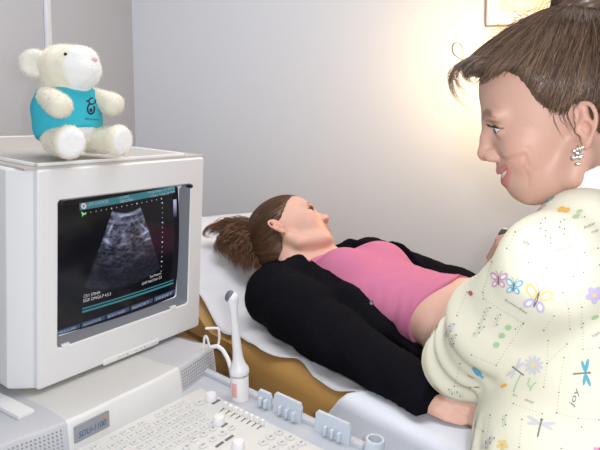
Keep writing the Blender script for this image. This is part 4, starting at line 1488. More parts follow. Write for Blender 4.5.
def bundle(ctrl, count, radius, n, g, wave=0.0, wl=0.05, taper=0.5):
    """a lock of hair: strands around a centre path"""
    c = curl_path(ctrl, n); out = []
    L = np.concatenate([[0], np.cumsum(np.linalg.norm(np.diff(c, axis=0), axis=1))])
    for _ in range(count):
        o = g.normal(size=3); o = o / np.linalg.norm(o) * radius * math.sqrt(g.uniform())
        w = g.normal(size=3); w /= np.linalg.norm(w); ph = g.uniform(0, 6.28)
        sc = (1 - taper * (L / L[-1]))[:, None]
        p = c + o * sc + (np.sin(L * 6.28 / wl + ph) * np.minimum(1, L / (0.3 * L[-1] + 1e-9)))[:, None] * w * wave
        cut = g.uniform(0.75, 1.0); q = np.linspace(0, cut * (n - 1), n)
        out.append(np.stack([np.interp(q, np.arange(n), p[:, k]) for k in range(3)], 1))
    return out


def hair_obj(name, shell, strands, cols, rad, m, parent, g, label=None):
    """one hair mesh: the scalp mass plus its strands; cols: (dark, light)"""
    V, F, T = [], [], []; n = 0; dk, lt = np.array(cols[0]), np.array(cols[1])
    if shell is not None:
        v, f = shell; V.append(v); F.append(f); n += len(v)
        k = np.clip(0.28 + 0.10 * snoise(v, 300, 4), 0, 1)[:, None]; T.append(dk * (1 - k) + lt * k)
    for grp in strands:
        if len(grp) == 0: continue
        u = g.uniform(0, 1, len(grp)) ** 1.5; ti = dk * (1 - u[:, None]) + lt * u[:, None]
        v, f, t = strand_arrays(list(grp), rad, ti); V.append(v); F.append(f + n); n += len(v); T.append(t)
    me = raw_mesh(name, np.concatenate(V), np.concatenate(F)); set_tint(me, np.concatenate(T))
    return link(name, me, m, parent, label)


M_lash = mat('lash_dark', (0.012, 0.009, 0.008), 0.6)
M_eyew = mat('eye_white', (0.75, 0.74, 0.72), 0.15, 0.5, coat=0.5)


def eyeballs(parent, o, ax, s, look, iris, P=None, r=0.0122):
    M_iris = mat('iris', iris, 0.15, 0.5, coat=0.6); M_pup = mat('pupil', (0.005, 0.005, 0.005), 0.1, 0.5)
    for sd_ in (1, -1):
        c = o + (np.array([0.0885, sd_ * 0.0325, EZ]) * s) @ ax; d = nrm(np.asarray(look) @ ax); a = nrm(np.cross(d, ax[2])); b = np.cross(a, d)
        R = r * s; mb = MB()
        prof = [(R * math.sin(t), R * math.cos(t)) for t in np.linspace(0.0, math.pi, 20)]
        mb.lathe(prof, c, [a, b, d], 24, 0)
        mb.lathe([(0, R * 1.012), (R * .20, R * 1.000)], c, [a, b, d], 20, 2)
        mb.lathe([(R * .20, R * 1.000), (R * .47, R * .905), (R * .49, R * .86)], c, [a, b, d], 24, 1)
        mb.build('eye', [M_eyew, M_iris, M_pup], parent, angle=None)
        lm = MB(); o1 = P['lid'][1]; row = []
        for az in np.linspace(-.55, 1.12, 16):
            el = o1 * max(0, math.cos(az * P.get('slant', 1.3))) + .03
            v = np.array([math.cos(el) * math.cos(az), sd_ * math.cos(el) * math.sin(az), math.sin(el)]); row.append(c + (v * .0142 * s) @ ax)
            out = np.array([math.cos(az), sd_ * math.sin(az), 0.35]); p0 = row[-1]
            lm.tube(np.array([p0, p0 + (out * .004 * s) @ ax, p0 + ((out + np.array([0, 0, .5])) * .0062 * s) @ ax]), np.array([.0005, .0004, .0001]) * s, 5)
        lm.tube(np.array(row), .0008 * s, 6)
        lm.build('eyelashes', M_lash, parent)

# ================================================================== the standing woman in the printed jacket
g1 = np.random.default_rng(11)
NEAR = PY(584, 134, 0.68)                                    # her near ear
nf0 = nrm([-0.965, 0.26, 0]); pt_ = math.radians(12)
NF = nf0 * math.cos(pt_) - UP * math.sin(pt_); NL = nrm(np.cross(UP, nf0)); NU = np.cross(NF, NL)
NAX = np.stack([NF, NL, NU]); NO = NEAR - NL * 0.074
NSX = 0.91
NP = dict(chin=(0.0930, -0.058), mouth=(0.1055, -0.034), tip=(0.1290, -0.004), nasion=(0.1135, 0.031), uplip=(0.1040, 0, -0.0310), lolip=(0.0940, 0, -0.0470),
          corner=(0.0780, 0.0390, -0.0205), slit=-0.0385, lipr=0.72, smile=True, lines=True, w=0.98, cheek=-0.002, ear=0.10, ears=0.86, lid=(-0.30, 0.30), hump=0.001,
          blush=0.30, blushc=(0.60, 0.27, 0.21), browc=(0.24, 0.12, 0.075), brow=0.85, lash=1.0, earblush=.35,
          crow=[[(.082, .029), (.066, .032), (.054, .036)], [(.082, .025), (.068, .022), (.056, .022)], [(.083, .020), (.072, .011), (.062, .006)], [(.088, .014), (.080, .005), (.072, -.002)],
                [(.098, .012), (.088, .003), (.081, -.004)]])
NAXS = NAX / np.array([[NSX], [1.0], [1.0]])                 # world -> head frame (her head is a little short front to back)


def NH(x, y, z): return NO + np.array([x * NSX, y, z]) @ NAX


nurse = thing('person', (0.42, 0.62, 0.0), 'woman in a cream butterfly-print jacket with pinned-up brown hair, smiling in profile', 'person')
tF = nrm([-0.70, 0.71, 0]); tR = nrm([0.71, 0.70, 0])         # her chest's facing and her right
NB = np.array([0.395, 0.735, ZC - 0.135])                     # base of the neck
SLh = PY(552, 268, 0.63); SRh = NB + tR * 0.165 - UP * 0.03
EL = PY(462, 360, 0.835); WL_ = np.array([0.345, 1.035, ZC - 0.288])
ER = np.array([0.53, 0.99, ZC - 0.29]); WR_ = np.array([0.431, 1.02, ZC - 0.196])
BELLY = np.array([0.372, 0.735, ZC - 0.42]); CH = np.array([0.392, 0.73, ZC - 0.24]); HIP = np.array([0.43, 0.645, ZC - 0.58])
TAX = np.stack([tF, -tR, UP])
# right hand: holds the small scan head over the patient
rh_ax = frame3([-0.75, 0.25, -0.35], nrm([-0.25, -0.35, 0.9]))
rh_ax = np.stack([rh_ax[0], -rh_ax[1], rh_ax[2]])            # right hand: thumb on the other side
lh_ax = frame3([0.55, 0.75, 0.12], UP)
lh_ax = np.stack([lh_ax[0], -lh_ax[1], lh_ax[2]])
GRIP = [(0.75, 0.8, 0.5)] * 4
REST = [(0.25, 0.35, 0.25)] * 4


def nurse_head(p): return head_sdf((p - NO) @ NAXS.T, NP) * 0.97


def nurse_body(p):
    d = nurse_head(p)
    neck = chain(p, [NH(-0.012, 0, -0.03), NH(-0.030, 0, -0.085), NB - UP * 0.03], [0.052, 0.051, 0.062], 0.02)
    d = smin(d, neck, 0.018)
    q = (p - NO) @ NAXS.T
    d = smin(d, ell(q, (0.042, 0, -0.056), (0.045, 0.038, 0.020)), 0.02)            # soft under the chin
    t = chain(p, [NB - UP * .06, CH, BELLY, HIP], [.06, .085, .09, .09], .04)
    d = smin(d, t, 0.03)
    d = smin(d, chain(p, [NB - UP * .05, SLh, EL, WL_], [.05, .045, .037, .026], .02), .02)
    d = smin(d, chain(p, [NB - UP * .05, SRh, ER, WR_], [.05, .045, .037, .026], .02), .02)
    d = smin(d, hand_sdf(p, WL_, lh_ax, REST, (0.5, 0.2), s=.95), .01)
    d = smin(d, hand_sdf(p, WR_, rh_ax, GRIP, (0.25, 0.35), s=.95), .01)
    return d


SKIN_N = (0.56, 0.34, 0.262)


def nurse_tint(v): return head_tint((v - NO) @ NAXS.T, NP, SKIN_N, (0.56, 0.21, 0.18), None)


M_skin = attr_mat('skin_warm', 0.48, 0.35, sss=0.12, bump=(700, 0.06, 0.0004))
hx = sorted([NH(a, b, c) for a in (-.1, .135) for b in (-.09, .09) for c in (-.1, .15)], key=lambda v: v[0])
H_ = np.array(hx); lo_, hi_ = H_.min(0), H_.max(0)
axn = [axis_pts([(0.14, 0.27, .0045), (0.27, 0.42, .0021), (0.42, 0.66, .0055)]),
       axis_pts([(0.50, 0.64, .005), (0.64, 0.81, .0021), (0.81, 1.20, .0048)]),
       axis_pts([(ZC - 0.68, ZC - 0.30, .0055), (ZC - .30, ZC - .115, .0042), (ZC - .115, ZC + 0.09, .0019), (ZC + .09, ZC + .17, .004)])]
axn = [axis_pts([(0.14, 0.20, .0045), (0.20, 0.44, .0022), (0.44, 0.66, .0055)]), axn[1], axn[2]]
sdf_obj('body', nurse_body, axn, M_skin, nurse, tint=nurse_tint)
eyeballs(nurse, NO + NF * 0.0885 * (NSX - 1), NAX, 1.0, (0.97, 0.05, -0.22), (0.06, 0.09, 0.11), P=NP)
# upper teeth
M_teeth = mat('teeth', (0.80, 0.77, 0.70), 0.25, 0.5)
_s = lip_lines(NP)[1]
tpts = [NH(x - .0045, sg * y, z + .0012) for sg, seq in ((-1, _s[5:0:-1]), (1, _s[:6])) for x, y, z in seq]
tpts = list(curl_path(tpts, 15))
mb = MB()
for a, b in zip(tpts[:-1], tpts[1:]):
    d = nrm(b - a); o = nrm(np.cross(d, NU)); mb.box((a + b) / 2, [d, o, NU], (np.linalg.norm(b - a) * .96, .004, .0085), .0012, 2)
mb.build('teeth', M_teeth, nurse)
# earring: a small cluster of silver beads under the lobe
M_silver = mat('silver', (0.75, 0.73, 0.68), 0.18, 0.5, metal=1.0)
ec_ = PY(578.5, 155, 0.668)
mb = MB()
for i in range(16):
    o = g1.normal(size=3) * np.array([.003, .002, .0055]); r = g1.uniform(.0018, .0032)
    mb.lathe([(r * math.sin(t), r * math.cos(t)) for t in np.linspace(0, math.pi, 7)], ec_ + o, np.eye(3), 8)
mb.tube(curl_path([ec_ + UP * .004, ec_ + UP * .009 - NL * .001, ec_ + UP * .011 - NL * .004], 8), .0008, 6)
mb.build('earring', M_silver, nurse)

# ---- hair
BUN = NH(-0.042, 0.0, 0.148)
hlx = np.array([-.06, -.03, -.012, .004, .020, .0335, .043, .0485, .0574, .073, .105, .14])
hlz = np.array([-.055, -.040, .012, .044, .030, .036, .050, .066, .084, .094, .097, .097])


def hair_mass(p):
    q = (p - NO) @ NAX.T
    d = ell(q, (0.002, 0, 0.062), (0.107, 0.079, 0.089))
    d = smin(d, ell(q, (0.066, 0, 0.096), (0.050, 0.056, 0.028)), 0.025)      # swept-up front
    d = smin(d, ell(q, (-0.014, 0, 0.102), (0.056, 0.066, 0.046)), 0.02)
    return d


def hair_shell(p):
    q = (p - NO) @ NAX.T
    d = hair_mass(p)
    cut = np.interp(q[:, 0], hlx, hlz) - q[:, 2]
    d = smax(d, cut * 0.7, 0.012)
    d = smin(d, ell(q, (-0.044, 0, 0.150), (0.036, 0.042, 0.032)), 0.008)
    return d + 0.0006 * np.sin(q[:, 2] * 700 + q[:, 0] * 160 + 3 * np.sin(q[:, 0] * 60))


lo_ = np.min([NH(a, b, c) for a in (-.13, .15) for b in (-.1, .1) for c in (-.07, .19)], 0); hi_ = np.max([NH(a, b, c) for a in (-.13, .15) for b in (-.1, .1) for c in (-.07, .19)], 0)
hv, hF = snet(hair_shell, *grid(lo_, hi_, .003))
hn = normals_of(hv, hF); hq = (hv - NO) @ NAX.T
cand = np.nonzero((hq[:, 0] > -0.05) & (hair_mass(hv) > -0.006))[0]
ri = g1.choice(cand, 3600); roots = hv[ri] + g1.normal(size=(3600, 3)) * .001
st_ = np.full(3600, 1.0) * g1.uniform(.0035, .0085, 3600)
S1 = trace_strands(hair_mass, roots, BUN + 0 * roots, 13, st_, 0.0012 + 0 * st_ + g1.uniform(0, .003, 3600), g1, .09)
# hair of the hairline: roots on the skin just below the mass, combed back over it
def hl_roots(n):
    x = g1.uniform(.0, .100, n); z = np.interp(x, hlx, hlz) + g1.normal(size=n) * .003 - .002
    s = np.where(g1.uniform(size=n) < .8, 1, -1); out = []
    for i in range(n):
        p = NH(x[i], s[i] * 0.09, z[i]); dirn = -NL * s[i]
        P_ = p + dirn * np.linspace(0, .09, 60)[:, None]; dd_ = nurse_head(P_); k = np.nonzero(dd_ < 0.0005)[0]
        if len(k): out.append(P_[k[0]])
    return np.array(out)
hr = hl_roots(700)
S2 = trace_strands(lambda p: np.minimum(nurse_head(p), hair_mass(p)), hr, BUN + 0 * hr, 13, g1.uniform(.003, .006, len(hr)), 0.0012, g1, .06)
# pin-up bun: coils
S3 = []
for i in range(420):
    a = g1.uniform(0, 6.28); tl_ = g1.normal(size=3) * .35; ax_b = nrm(np.array([0.25, 1.0, 0.15]) + tl_); b1 = nrm(np.cross(ax_b, [0, 0, 1])); b2 = np.cross(ax_b, b1)
    R = g1.uniform(.028, .040); t = a + np.linspace(0, 2.4, 14)
    c = np.array([-.046, 0, .152])[None] + R * (np.cos(t)[:, None] * b1 + np.sin(t)[:, None] * b2) * np.array([1, .95, 1.0]) + ax_b * g1.uniform(-.02, .02)
    S3.append(NO + c @ NAX)
# the loose fringe falling in front of the brow, and flyaway wisps
fr = [
    ([(0.075, .03, .112), (.112, .032, .117), (.142, .032, .104), (.143, .032, .078), (.127, .033, .050)], 34, .005, .002),
    ([(0.080, .02, .112), (.114, .020, .116), (.136, .022, .102), (.134, .022, .086), (.124, .022, .070)], 24, .006, .002),
    ([(0.085, .038, .106), (.108, .04, .110), (.124, .04, .100), (.121, .04, .092), (.115, .04, .086)], 50, .007, .002),
    ([(0.070, .045, .102), (.096, .048, .106), (.112, .048, .101), (.109, .048, .094)], 50, .006, .002),
    ([(0.060, .030, .118), (.098, .032, .116), (.124, .032, .106), (.127, .034, .100)], 50, .007, .002),
    ([(0.10, .02, .112), (.122, .022, .118), (.134, .022, .130), (.130, .022, .142), (.120, .022, .138), (.122, .022, .122), (.136, .022, .110)], 5, .001, .0),
]
S4 = []
for c, n, r, w in fr: S4 += bundle([NH(*x) for x in c], n, r, 14, g1, w, .04, .4)
for i in range(60):
    x = g1.uniform(.0, .09); z0 = 0.155 - 0.75 * max(0, x - .03)
    c = [NH(x, g1.normal() * .03, z0 - .004), NH(x + g1.normal() * .012 + .004, g1.normal() * .03, z0 + g1.uniform(.003, .010)), NH(x + g1.normal() * .02 - .02, g1.normal() * .03, z0 + g1.uniform(.0, .014))]
    S4 += [curl_path(c, 14)]
for i in range(10):                                           # fine hairs lying on temple and in front of the ear
    x = g1.uniform(.0, .03); c = [NH(x, .072, .03 + g1.uniform(0, .02)), NH(x + .004, .0745, .022), NH(x - .004, .0755, .010 - g1.uniform(0, .02))]
    S4 += [curl_path(c, 14)]
M_hair_n = attr_mat('hair_brown', 0.34, 0.5, aniso=0.6)
BR = ((0.048, 0.026, 0.016), (0.25, 0.155, 0.10))
hr_o = hair_obj('hair', (hv, hF), [S1, S2, np.array(S4)], BR, 0.00034, M_hair_n, nurse, g1)
hair_obj('hair_bun', None, [np.array(S3)], ((0.03, 0.014, 0.010), (0.12, 0.06, 0.04)), 0.0006, M_hair_n, hr_o, g1, label='darker pinned-up hair bun')

# ---- printed jacket
CUFL = EL + (WL_ - EL) * .78; CUFR = ER + (WR_ - ER) * 1.0


def jacket(p):
    q = p
    def tor(c, r, ax=TAX): return ell(p, c, r, ax)
    d = tor(CH + UP * .01, (0.105, 0.158, 0.13))
    d = smin(d, tor(BELLY, (0.140, 0.172, 0.17)), 0.06)
    d = smin(d, tor(HIP + UP * .02, (0.15, 0.185, 0.13)), 0.06)
    # shoulders
    d = smin(d, chain(p, [NB - tR * .02 - UP * .018, NB * .45 + SLh * .55 + UP * .012, SLh + UP * .004], [.052, .052, .051], .02), 0.045)
    d = smin(d, chain(p, [NB + tR * .04 - UP * .03, SRh], [.050, .060], .02), 0.045)
    # body folds hanging below the arm
    qq = (p - BELLY) @ TAX.T
    th = np.arctan2(qq[:, 1], qq[:, 0])
    amt = np.clip((BELLY[2] + 0.06 - p[:, 2]) / 0.12, 0, 1)
    d = d + 0.0065 * np.sin(th * 19 + 1.0 + 4 * qq[:, 2]) * amt + 0.0030 * np.sin(th * 41) * amt
    # sleeves
    sv = EL - SLh; L = np.linalg.norm(sv); sx = (p - SLh) @ (sv / L)
    ruf = 0.0032 * np.sin(sx * 85 + 10 * (p @ NL)) * np.clip((sx - .11) / .08, 0, 1) + 0.0020 * np.sin(sx * 160 + 22 * p[:, 2]) * np.clip((sx - .16) / .06, 0, 1)
    sl = chain(p, [SLh, SLh * .45 + EL * .55, EL, CUFL], [.054, .056, .047, .043], .03) + ruf
    sl = smax(sl, half(p, CUFL, WL_ - EL), .004)
    sr = smax(chain(p, [SRh, ER, CUFR], [.060, .052, .036], .02), half(p, CUFR, WR_ - ER), .004)
    d = smin(d, sl, 0.022); d = smin(d, sr, 0.025)
    # creases pulling from the armpit
    ar = (p - (SLh + tF * .03 - UP * .10))
    d = d + 0.0022 * np.sin((ar @ nrm([.5, .3, .8])) * 95) * np.exp(-(np.linalg.norm(ar, axis=1) / .085) ** 2)
    # neck opening and hem
    d = smax(d, -cap(p, NB - UP * .05, NH(-.015, 0, -.04), .064, .074), .006)
    return smax(d, ZC - 0.68 - p[:, 2], .004)


M_jack = mat('cream_cotton', (0.82, 0.80, 0.64), 0.85, 0.12, bump=(420, 0.12, 0.0006))
jk = sdf_obj('jacket', jacket, [axis_pts([(0.10, 0.70, .0042)]), axis_pts([(0.44, 1.12, .0042)]), axis_pts([(ZC - .70, ZC - .04, .0042)])], M_jack, nurse)

# collar of the white shirt under the jacket
M_coll = mat('white_knit', (0.78, 0.78, 0.80), 0.8, 0.15, bump=(600, 0.2, 0.0006))
def collar(p):
    a = NB - UP * .05; b = NH(-.015, 0, -.045); ax_ = nrm(b - a); t = (p - a) @ ax_
    L = np.linalg.norm(b - a)
    d = np.abs(cap(p, a, b, .0665, .0655)) - 0.003
    top = t - (L * 1.04 + 0.30 * ((p - a) @ -tF) * 1.0)
    return smax(smax(d, top, .003), -(t + .02), .003)
sdf_obj('shirt_collar', collar, grid(NB - [.10, .10, .09], NB + [.10, .10, .13], .003), M_coll, nurse)

# the jacket's print: dotted quilting lines, butterflies, dragonflies, flowers and words
INK = [(.22, .22, .22), (.72, .36, .52), (.25, .52, .72), (.60, .52, .76), (.80, .66, .30), (.45, .62, .36), (.85, .48, .12), (.14, .42, .55), (.50, .14, .16), (.62, .62, .64), (.88, .88, .86), (.16, .50, .75)]
M_inks = [mat('print_' + n, c, .85, .1) for n, c in zip('grey pink blue lilac yellow green orange teal red pale white skyblue'.split(), INK)]
pj = Print(bvh_of(jk), 0.0007)
A7 = lambda x, y: (440 + x / 3.4625, 200 + y / 3.4625)
A8 = lambda x, y: (440 + x / 3.4625, 320 + y / 3.4625)


def lines(A, L):
    for l in L:
        q = [A(*p) for p in l]; pj.dots(q, 3.1, .42, 0)
        for p in q: pj.oval(p, 1.0, .45, .4, 0, 6); pj.oval(p, 1.0, .45, 1.97, 0, 6)


lines(A7, [[(262, 112), (233, 168), (307, 217), (370, 235), (500, 182), (545, 168)], [(550, 225), (495, 250), (462, 265), (490, 370), (490, 440)], [(425, 320), (445, 375), (450, 445)],
           [(180, 215), (150, 320), (152, 342), (290, 425), (262, 445)], [(395, 400), (360, 450)], [(365, 65), (262, 112)], [(500, 60), (430, 70)], [(95, 320), (60, 400)]])
lines(A8, [[(110, 120), (195, 155), (288, 12)], [(375, 70), (372, 150), (360, 232)], [(430, 130), (412, 250), (405, 320)], [(255, 290), (355, 325)], [(405, 322), (480, 340), (550, 345)],
           [(285, 345), (275, 440)], [(70, 150), (50, 228), (105, 232)], [(175, 330), (160, 420)], [(495, 10), (495, 100), (552, 95)], [(440, 82), (372, 150)], [(490, 370), (420, 445)], [(100, 350), (150, 385)]])


def butterfly(A, c, s, ang, m1, m2):
    c = np.array(A(*c)); R_ = lambda x, y: (c[0] + (x * math.cos(ang) - y * math.sin(ang)) * s, c[1] + (x * math.sin(ang) + y * math.cos(ang)) * s)
    for sx in (-1, 1):
        pj.oval(R_(sx * .55, -.45), .58 * s, .36 * s, ang + sx * -.7, m1, 14); pj.oval(R_(sx * .42, .42), .45 * s, .30 * s, ang + sx * .9, m2, 14)
        pj.strip([R_(0, -.5), R_(sx * .25, -.95), R_(sx * .42, -1.15)], .4, 0)
        pj.mb_l = None
    pj.l += .0003
    for sx in (-1, 1):
        pj.oval(R_(sx * .55, -.45), .34 * s, .19 * s, ang + sx * -.7, 10, 12); pj.oval(R_(sx * .42, .42), .25 * s, .16 * s, ang + sx * .9, 10, 12)
    pj.oval(R_(0, 0), .10 * s, .62 * s, ang, 0, 10); pj.l -= .0003


butterfly(A7, (205, 278), 8.5, .05, 1, 1); butterfly(A7, (257, 300), 8.5, .15, 2, 11); butterfly(A7, (335, 343), 14, .35, 4, 3)


def dragonfly(A, c, s, ang, m):
    c = np.array(A(*c)); R_ = lambda x, y: (c[0] + (x * math.cos(ang) - y * math.sin(ang)) * s, c[1] + (x * math.sin(ang) + y * math.cos(ang)) * s)
    for sx in (-1, 1):
        pj.oval(R_(sx * .55, -.12), .55 * s, .13 * s, ang - sx * .28, m, 14); pj.oval(R_(sx * .50, .14), .48 * s, .12 * s, ang + sx * .22, m, 14)
    pj.l += .0003; pj.strip([R_(0, -.25), R_(0, .2), R_(.02, 1.0)], .12 * s, 0); pj.oval(R_(0, -.27), .12 * s, .1 * s, 0, 0, 8); pj.l -= .0003


dragonfly(A8, (262, 168), 11, -.9, 9); dragonfly(A8, (505, 182), 13, 1.5, 7); dragonfly(A8, (350, 358), 14, .25, 9)


def flower(A, c, r, n, m, mc, e=.45):
    c = np.array(A(*c))
    for i in range(n):
        a = 6.283 * i / n + .3; pj.oval(c + r * .6 * np.array([math.cos(a), math.sin(a)]), r * .5, r * e * .5, a, m, 10)
    pj.l += .0003; pj.oval(c, r * .26, r * .26, 0, mc, 10); pj.l -= .0003


flower(A7, (533, 328), 8.5, 5, 3, 4, .8); flower(A8, (325, 156), 9.5, 11, 9, 4, .32); flower(A7, (213, 125), 4, 5, 4, 4, .8)
flower(A8, (216, 432), 5.5, 5, 4, 6, .8); flower(A8, (545, 455), 5, 5, 1, 1, .8)
for A, c, r, m in ((A7, (420, 33), (4.2, 2.4), 6), (A7, (438, 36), (3.6, 2.2), 6), (A7, (470, 57), (4, 1.9), 5), (A7, (482, 40), (3.4, 1.6), 5), (A7, (536, 405), (4.2, 2.0), 5), (A7, (237, 440), (3.2, 2.2), 5),
                   (A8, (237, 25), (3.4, 2.9), 5), (A8, (215, 53), (3.4, 2.9), 5), (A8, (195, 85), (3.6, 3.0), 5), (A8, (222, 227), (3.6, 2.0), 6), (A8, (72, 412), (2.0, 1.8), 8), (A7, (107, 323), (2.2, 2.7), 8), (A8, (550, 448), (2.4, 1.6), 8)):
    pj.oval(A(*c), r[0], r[1], -.4, m, 12)
for A, pts in ((A8, [(255, 250), (268, 215), (282, 185)]), (A8, [(318, 240), (305, 222), (312, 200)]), (A8, [(312, 245), (322, 225), (335, 215)])):
    pj.strip([A(*p) for p in pts], 1.3, 5)
# bird and small sprigs
pj.oval(A8(130, 180), 5.0, 2.9, .75, 11, 14); pj.oval(A8(119, 168), 2.1, 1.8, 0, 11, 10); pj.oval(A8(121, 180), 1.9, 1.3, .6, 4, 10)
pj.strip([A8(138, 188), A8(150, 200)], 2.4, 11); pj.strip([A8(100, 236), A8(120, 232), A8(138, 232)], 1.1, 8)
for A, a, b, m, n in ((A7, (345, 85), (390, 152), 9, 16), (A7, (412, 80), (440, 130), 9, 12), (A7, (170, 370), (130, 450), 9, 12), (A7, (205, 395), (190, 440), 9, 8), (A8, (45, 12), (20, 60), 3, 12), (A8, (52, 50), (38, 95), 9, 9),
                      (A8, (185, 405), (152, 445), 3, 14), (A8, (150, 20), (115, 60), 9, 12), (A8, (225, 330), (222, 372), 9, 8), (A8, (30, 245), (85, 262), 9, 12)):
    a = np.array(A(*a)); b = np.array(A(*b)); pj.strip([a, (a + b) / 2, b], .5, 5)
    for i in range(n):
        o = a + (b - a) * i / n; w = np.array([-(b - a)[1], (b - a)[0]]); w /= np.linalg.norm(w); pj.oval(o + w * (1.6 if i % 2 else -1.6), 1.0, .7, g1.uniform(0, 3), m if i % 3 else 0, 7)
for A, t, p0, p1, h in ((A7, 'sweet pea', (392, 184), (462, 160), 2.3), (A7, 'butter', (498, 102), (540, 84), 3.4), (A7, 'cup', (522, 118), (548, 108), 3.0), (A7, 'butterflies', (224, 346), (300, 394), 2.4),
                        (A8, 'joy', (462, 300), (484, 238), 6.0), (A8, 'daisy', (292, 278), (326, 290), 2.8), (A7, 'lily', (285, 150), (312, 160), 4.0), (A8, 'bluebird', (95, 192), (118, 204), 2.0), (A7, 'lady bug', (138, 238), (158, 262), 2.4),
                        (A8, 'hope', (528, 62), (554, 46), 4.0), (A8, 'fern', (252, 262), (268, 266), 2.4)):
    pj.text(t, A(*p0), A(*p1), h, 0)
# the same print where the photograph does not look: small flowers and dotted squares all round the cloth
jv = np.array([v.co[:] for v in jk.data.vertices]); jn = np.array([v.normal[:] for v in jk.data.vertices]); g3 = np.random.default_rng(3)
for i in g3.permutation(len(jv)):
    p, n = jv[i], jn[i]
    if len(pj.mb.mi) > 9000: break
    if g3.uniform() > .012: continue
    to = np.array([0, 0, ZC]) - p
    if n @ to > 0.15 * np.linalg.norm(to): continue
    t1 = nrm(np.cross(n, UP + .01)); t2 = np.cross(n, t1); kind = g3.integers(0, 3); m = int(g3.integers(1, 8))
    def put(pts, mi, lift=.0007):
        V = []
        for x, y in pts:
            q = pj.b.find_nearest(Vector(p + t1 * x + t2 * y)); V.append(np.array(q[0]) + np.array(q[1]) * lift)
        if np.ptp(np.array(V), axis=0).max() < .03: pj.mb.add(V, [tuple(range(len(V)))], mi)
    circ = lambda cx, cy, r, k=8: [(cx + r * math.cos(6.283 * j / k), cy + r * math.sin(6.283 * j / k)) for j in range(k)]
    if kind == 0:
        for a in range(5): put(circ(.0048 * math.cos(a * 1.2566), .0048 * math.sin(a * 1.2566), .003), m)
        put(circ(0, 0, .002), 4, .001)
    elif kind == 1:
        for sx in (-1, 1): put([(sx * .001, 0), (sx * .007, .006), (sx * .010, .003), (sx * .007, -.001)], m); put([(sx * .001, 0), (sx * .006, -.006), (sx * .003, -.007)], m)
        put([(-.0007, -.005), (.0007, -.005), (.0004, .006), (-.0004, .006)], 0, .001)
    else:
        for a in range(9): put(circ(-.018 + a * .0045, 0, .0006, 5), 0); put(circ(.018, -.004 - a * .0045, .0006, 5), 0)
pj.mb.build('print', M_inks, jk, smooth=False, fix=False)

# trousers and shoes
M_trs = mat('white_trousers', (0.62, 0.62, 0.66), 0.8, 0.15)
legs = []
for s in (-1, 1):
    hp_ = HIP + tR * s * .085 - UP * .05; kn = np.array([0.46, 0.58, .48]) + tR * s * .09 + tF * .03; an_ = np.array([0.45, 0.585, .075]) + tR * s * .10
    legs.append((hp_, kn, an_))
def trousers(p):
    d = ell(p, HIP - UP * .04, (.125, .165, .12), TAX)
    for a, b, c in legs: d = smin(d, chain(p, [a, b, c], [.092, .068, .058], .03), .03)
    return smax(d, .07 - p[:, 2], .006)
sdf_obj('trousers', trousers, [axis_pts([(.16, .74, .012)]), axis_pts([(.34, .86, .012)]), axis_pts([(.05, ZC - .5, .012)])], M_trs, nurse)
M_shoe = mat('white_shoe', (.7, .7, .7), .5)
for a, b, c in legs:
    def shoe(p, c=c):
        h = np.array([c[0], c[1], .0]); d = cap(p, h + UP * .045 - tF * .03, h + UP * .032 + tF * .13, .042, .036); d = smin(d, cap(p, h + UP * .05, h + UP * .10, .044, .042), .03)
        return smax(d, 0.001 - p[:, 2], .004)
    h = np.array([c[0], c[1], .06]); sdf_obj('shoe', shoe, [axis_pts([(h[0] - .2, h[0] + .2, .008)]), axis_pts([(h[1] - .2, h[1] + .2, .008)]), axis_pts([(-.01, .16, .008)])], M_shoe, nurse)

# scan head in her right hand
hd = WR_ + (np.array([0.100, 0.012, -0.040]) @ rh_ax)
sa = nrm([0.12, 0.05, 0.98])
sc_ = thing('scan_head', hd, 'small dark transducer held in the hand over the bare belly', 'transducer')
a1 = nrm(np.cross(sa, [1, 0, 0])); a2 = np.cross(sa, a1)
MB().lathe([(0, -.062), (.016, -.060), (.021, -.052), (.019, -.036), (.0125, -.02), (.0115, .02), (.0135, .044), (.012, .058), (.0065, .066), (0, .067)], hd, [a1 * 1.0, a2, sa], 24).build('handle', mat('transducer_dark', (.07, .065, .06), .4), sc_)

# ================================================================== the patient on the couch
g2 = np.random.default_rng(5)
PF = nrm([0.80, 0.15, 0.54]); PU = np.array([-0.46, 0.70, 0.50]); PU = nrm(PU - PF * (PU @ PF)); PL = np.cross(PU, PF)
PAX = np.stack([PF, PL, PU]); PS = 1.07
PNEAR = PY(281, 229, 1.67); PO = PNEAR + PL * 0.073 * PS
PQ = dict(chin=(0.099, -0.066), mouth=(0.1055, -0.033), tip=(0.1285, -0.001), nasion=(0.1085, 0.030), uplip=(0.1070, 0, -0.0280), lolip=(0.1040, 0, -0.0400), jaw=-.006,
          corner=(0.0900, 0.0230, -0.0335), slit=-0.0335, lipr=.95, smile=False, lines=False, w=.98, cheek=0.0, ear=0.25, ears=1.0, lid=(-0.30, 0.22), hump=-0.0008,
          blush=0.35, blushc=(0.66, 0.29, 0.23), browc=(0.20, 0.10, 0.06), brow=0.9, lash=1.0, earblush=.55)
PAXS = PAX / PS


def PH(x, y, z): return PO + (np.array([x, y, z]) * PS) @ PAX


pat = thing('person', TB(-0.2, 0.30, 0.0), 'young woman lying on her back in a black fleece and pink top, face turned away', 'person')
B0 = np.array([0.06, 1.71, ZT])                              # under the base of her neck, on the couch


def BD(u, w, z): return B0 + D * u + N * w + UP * z


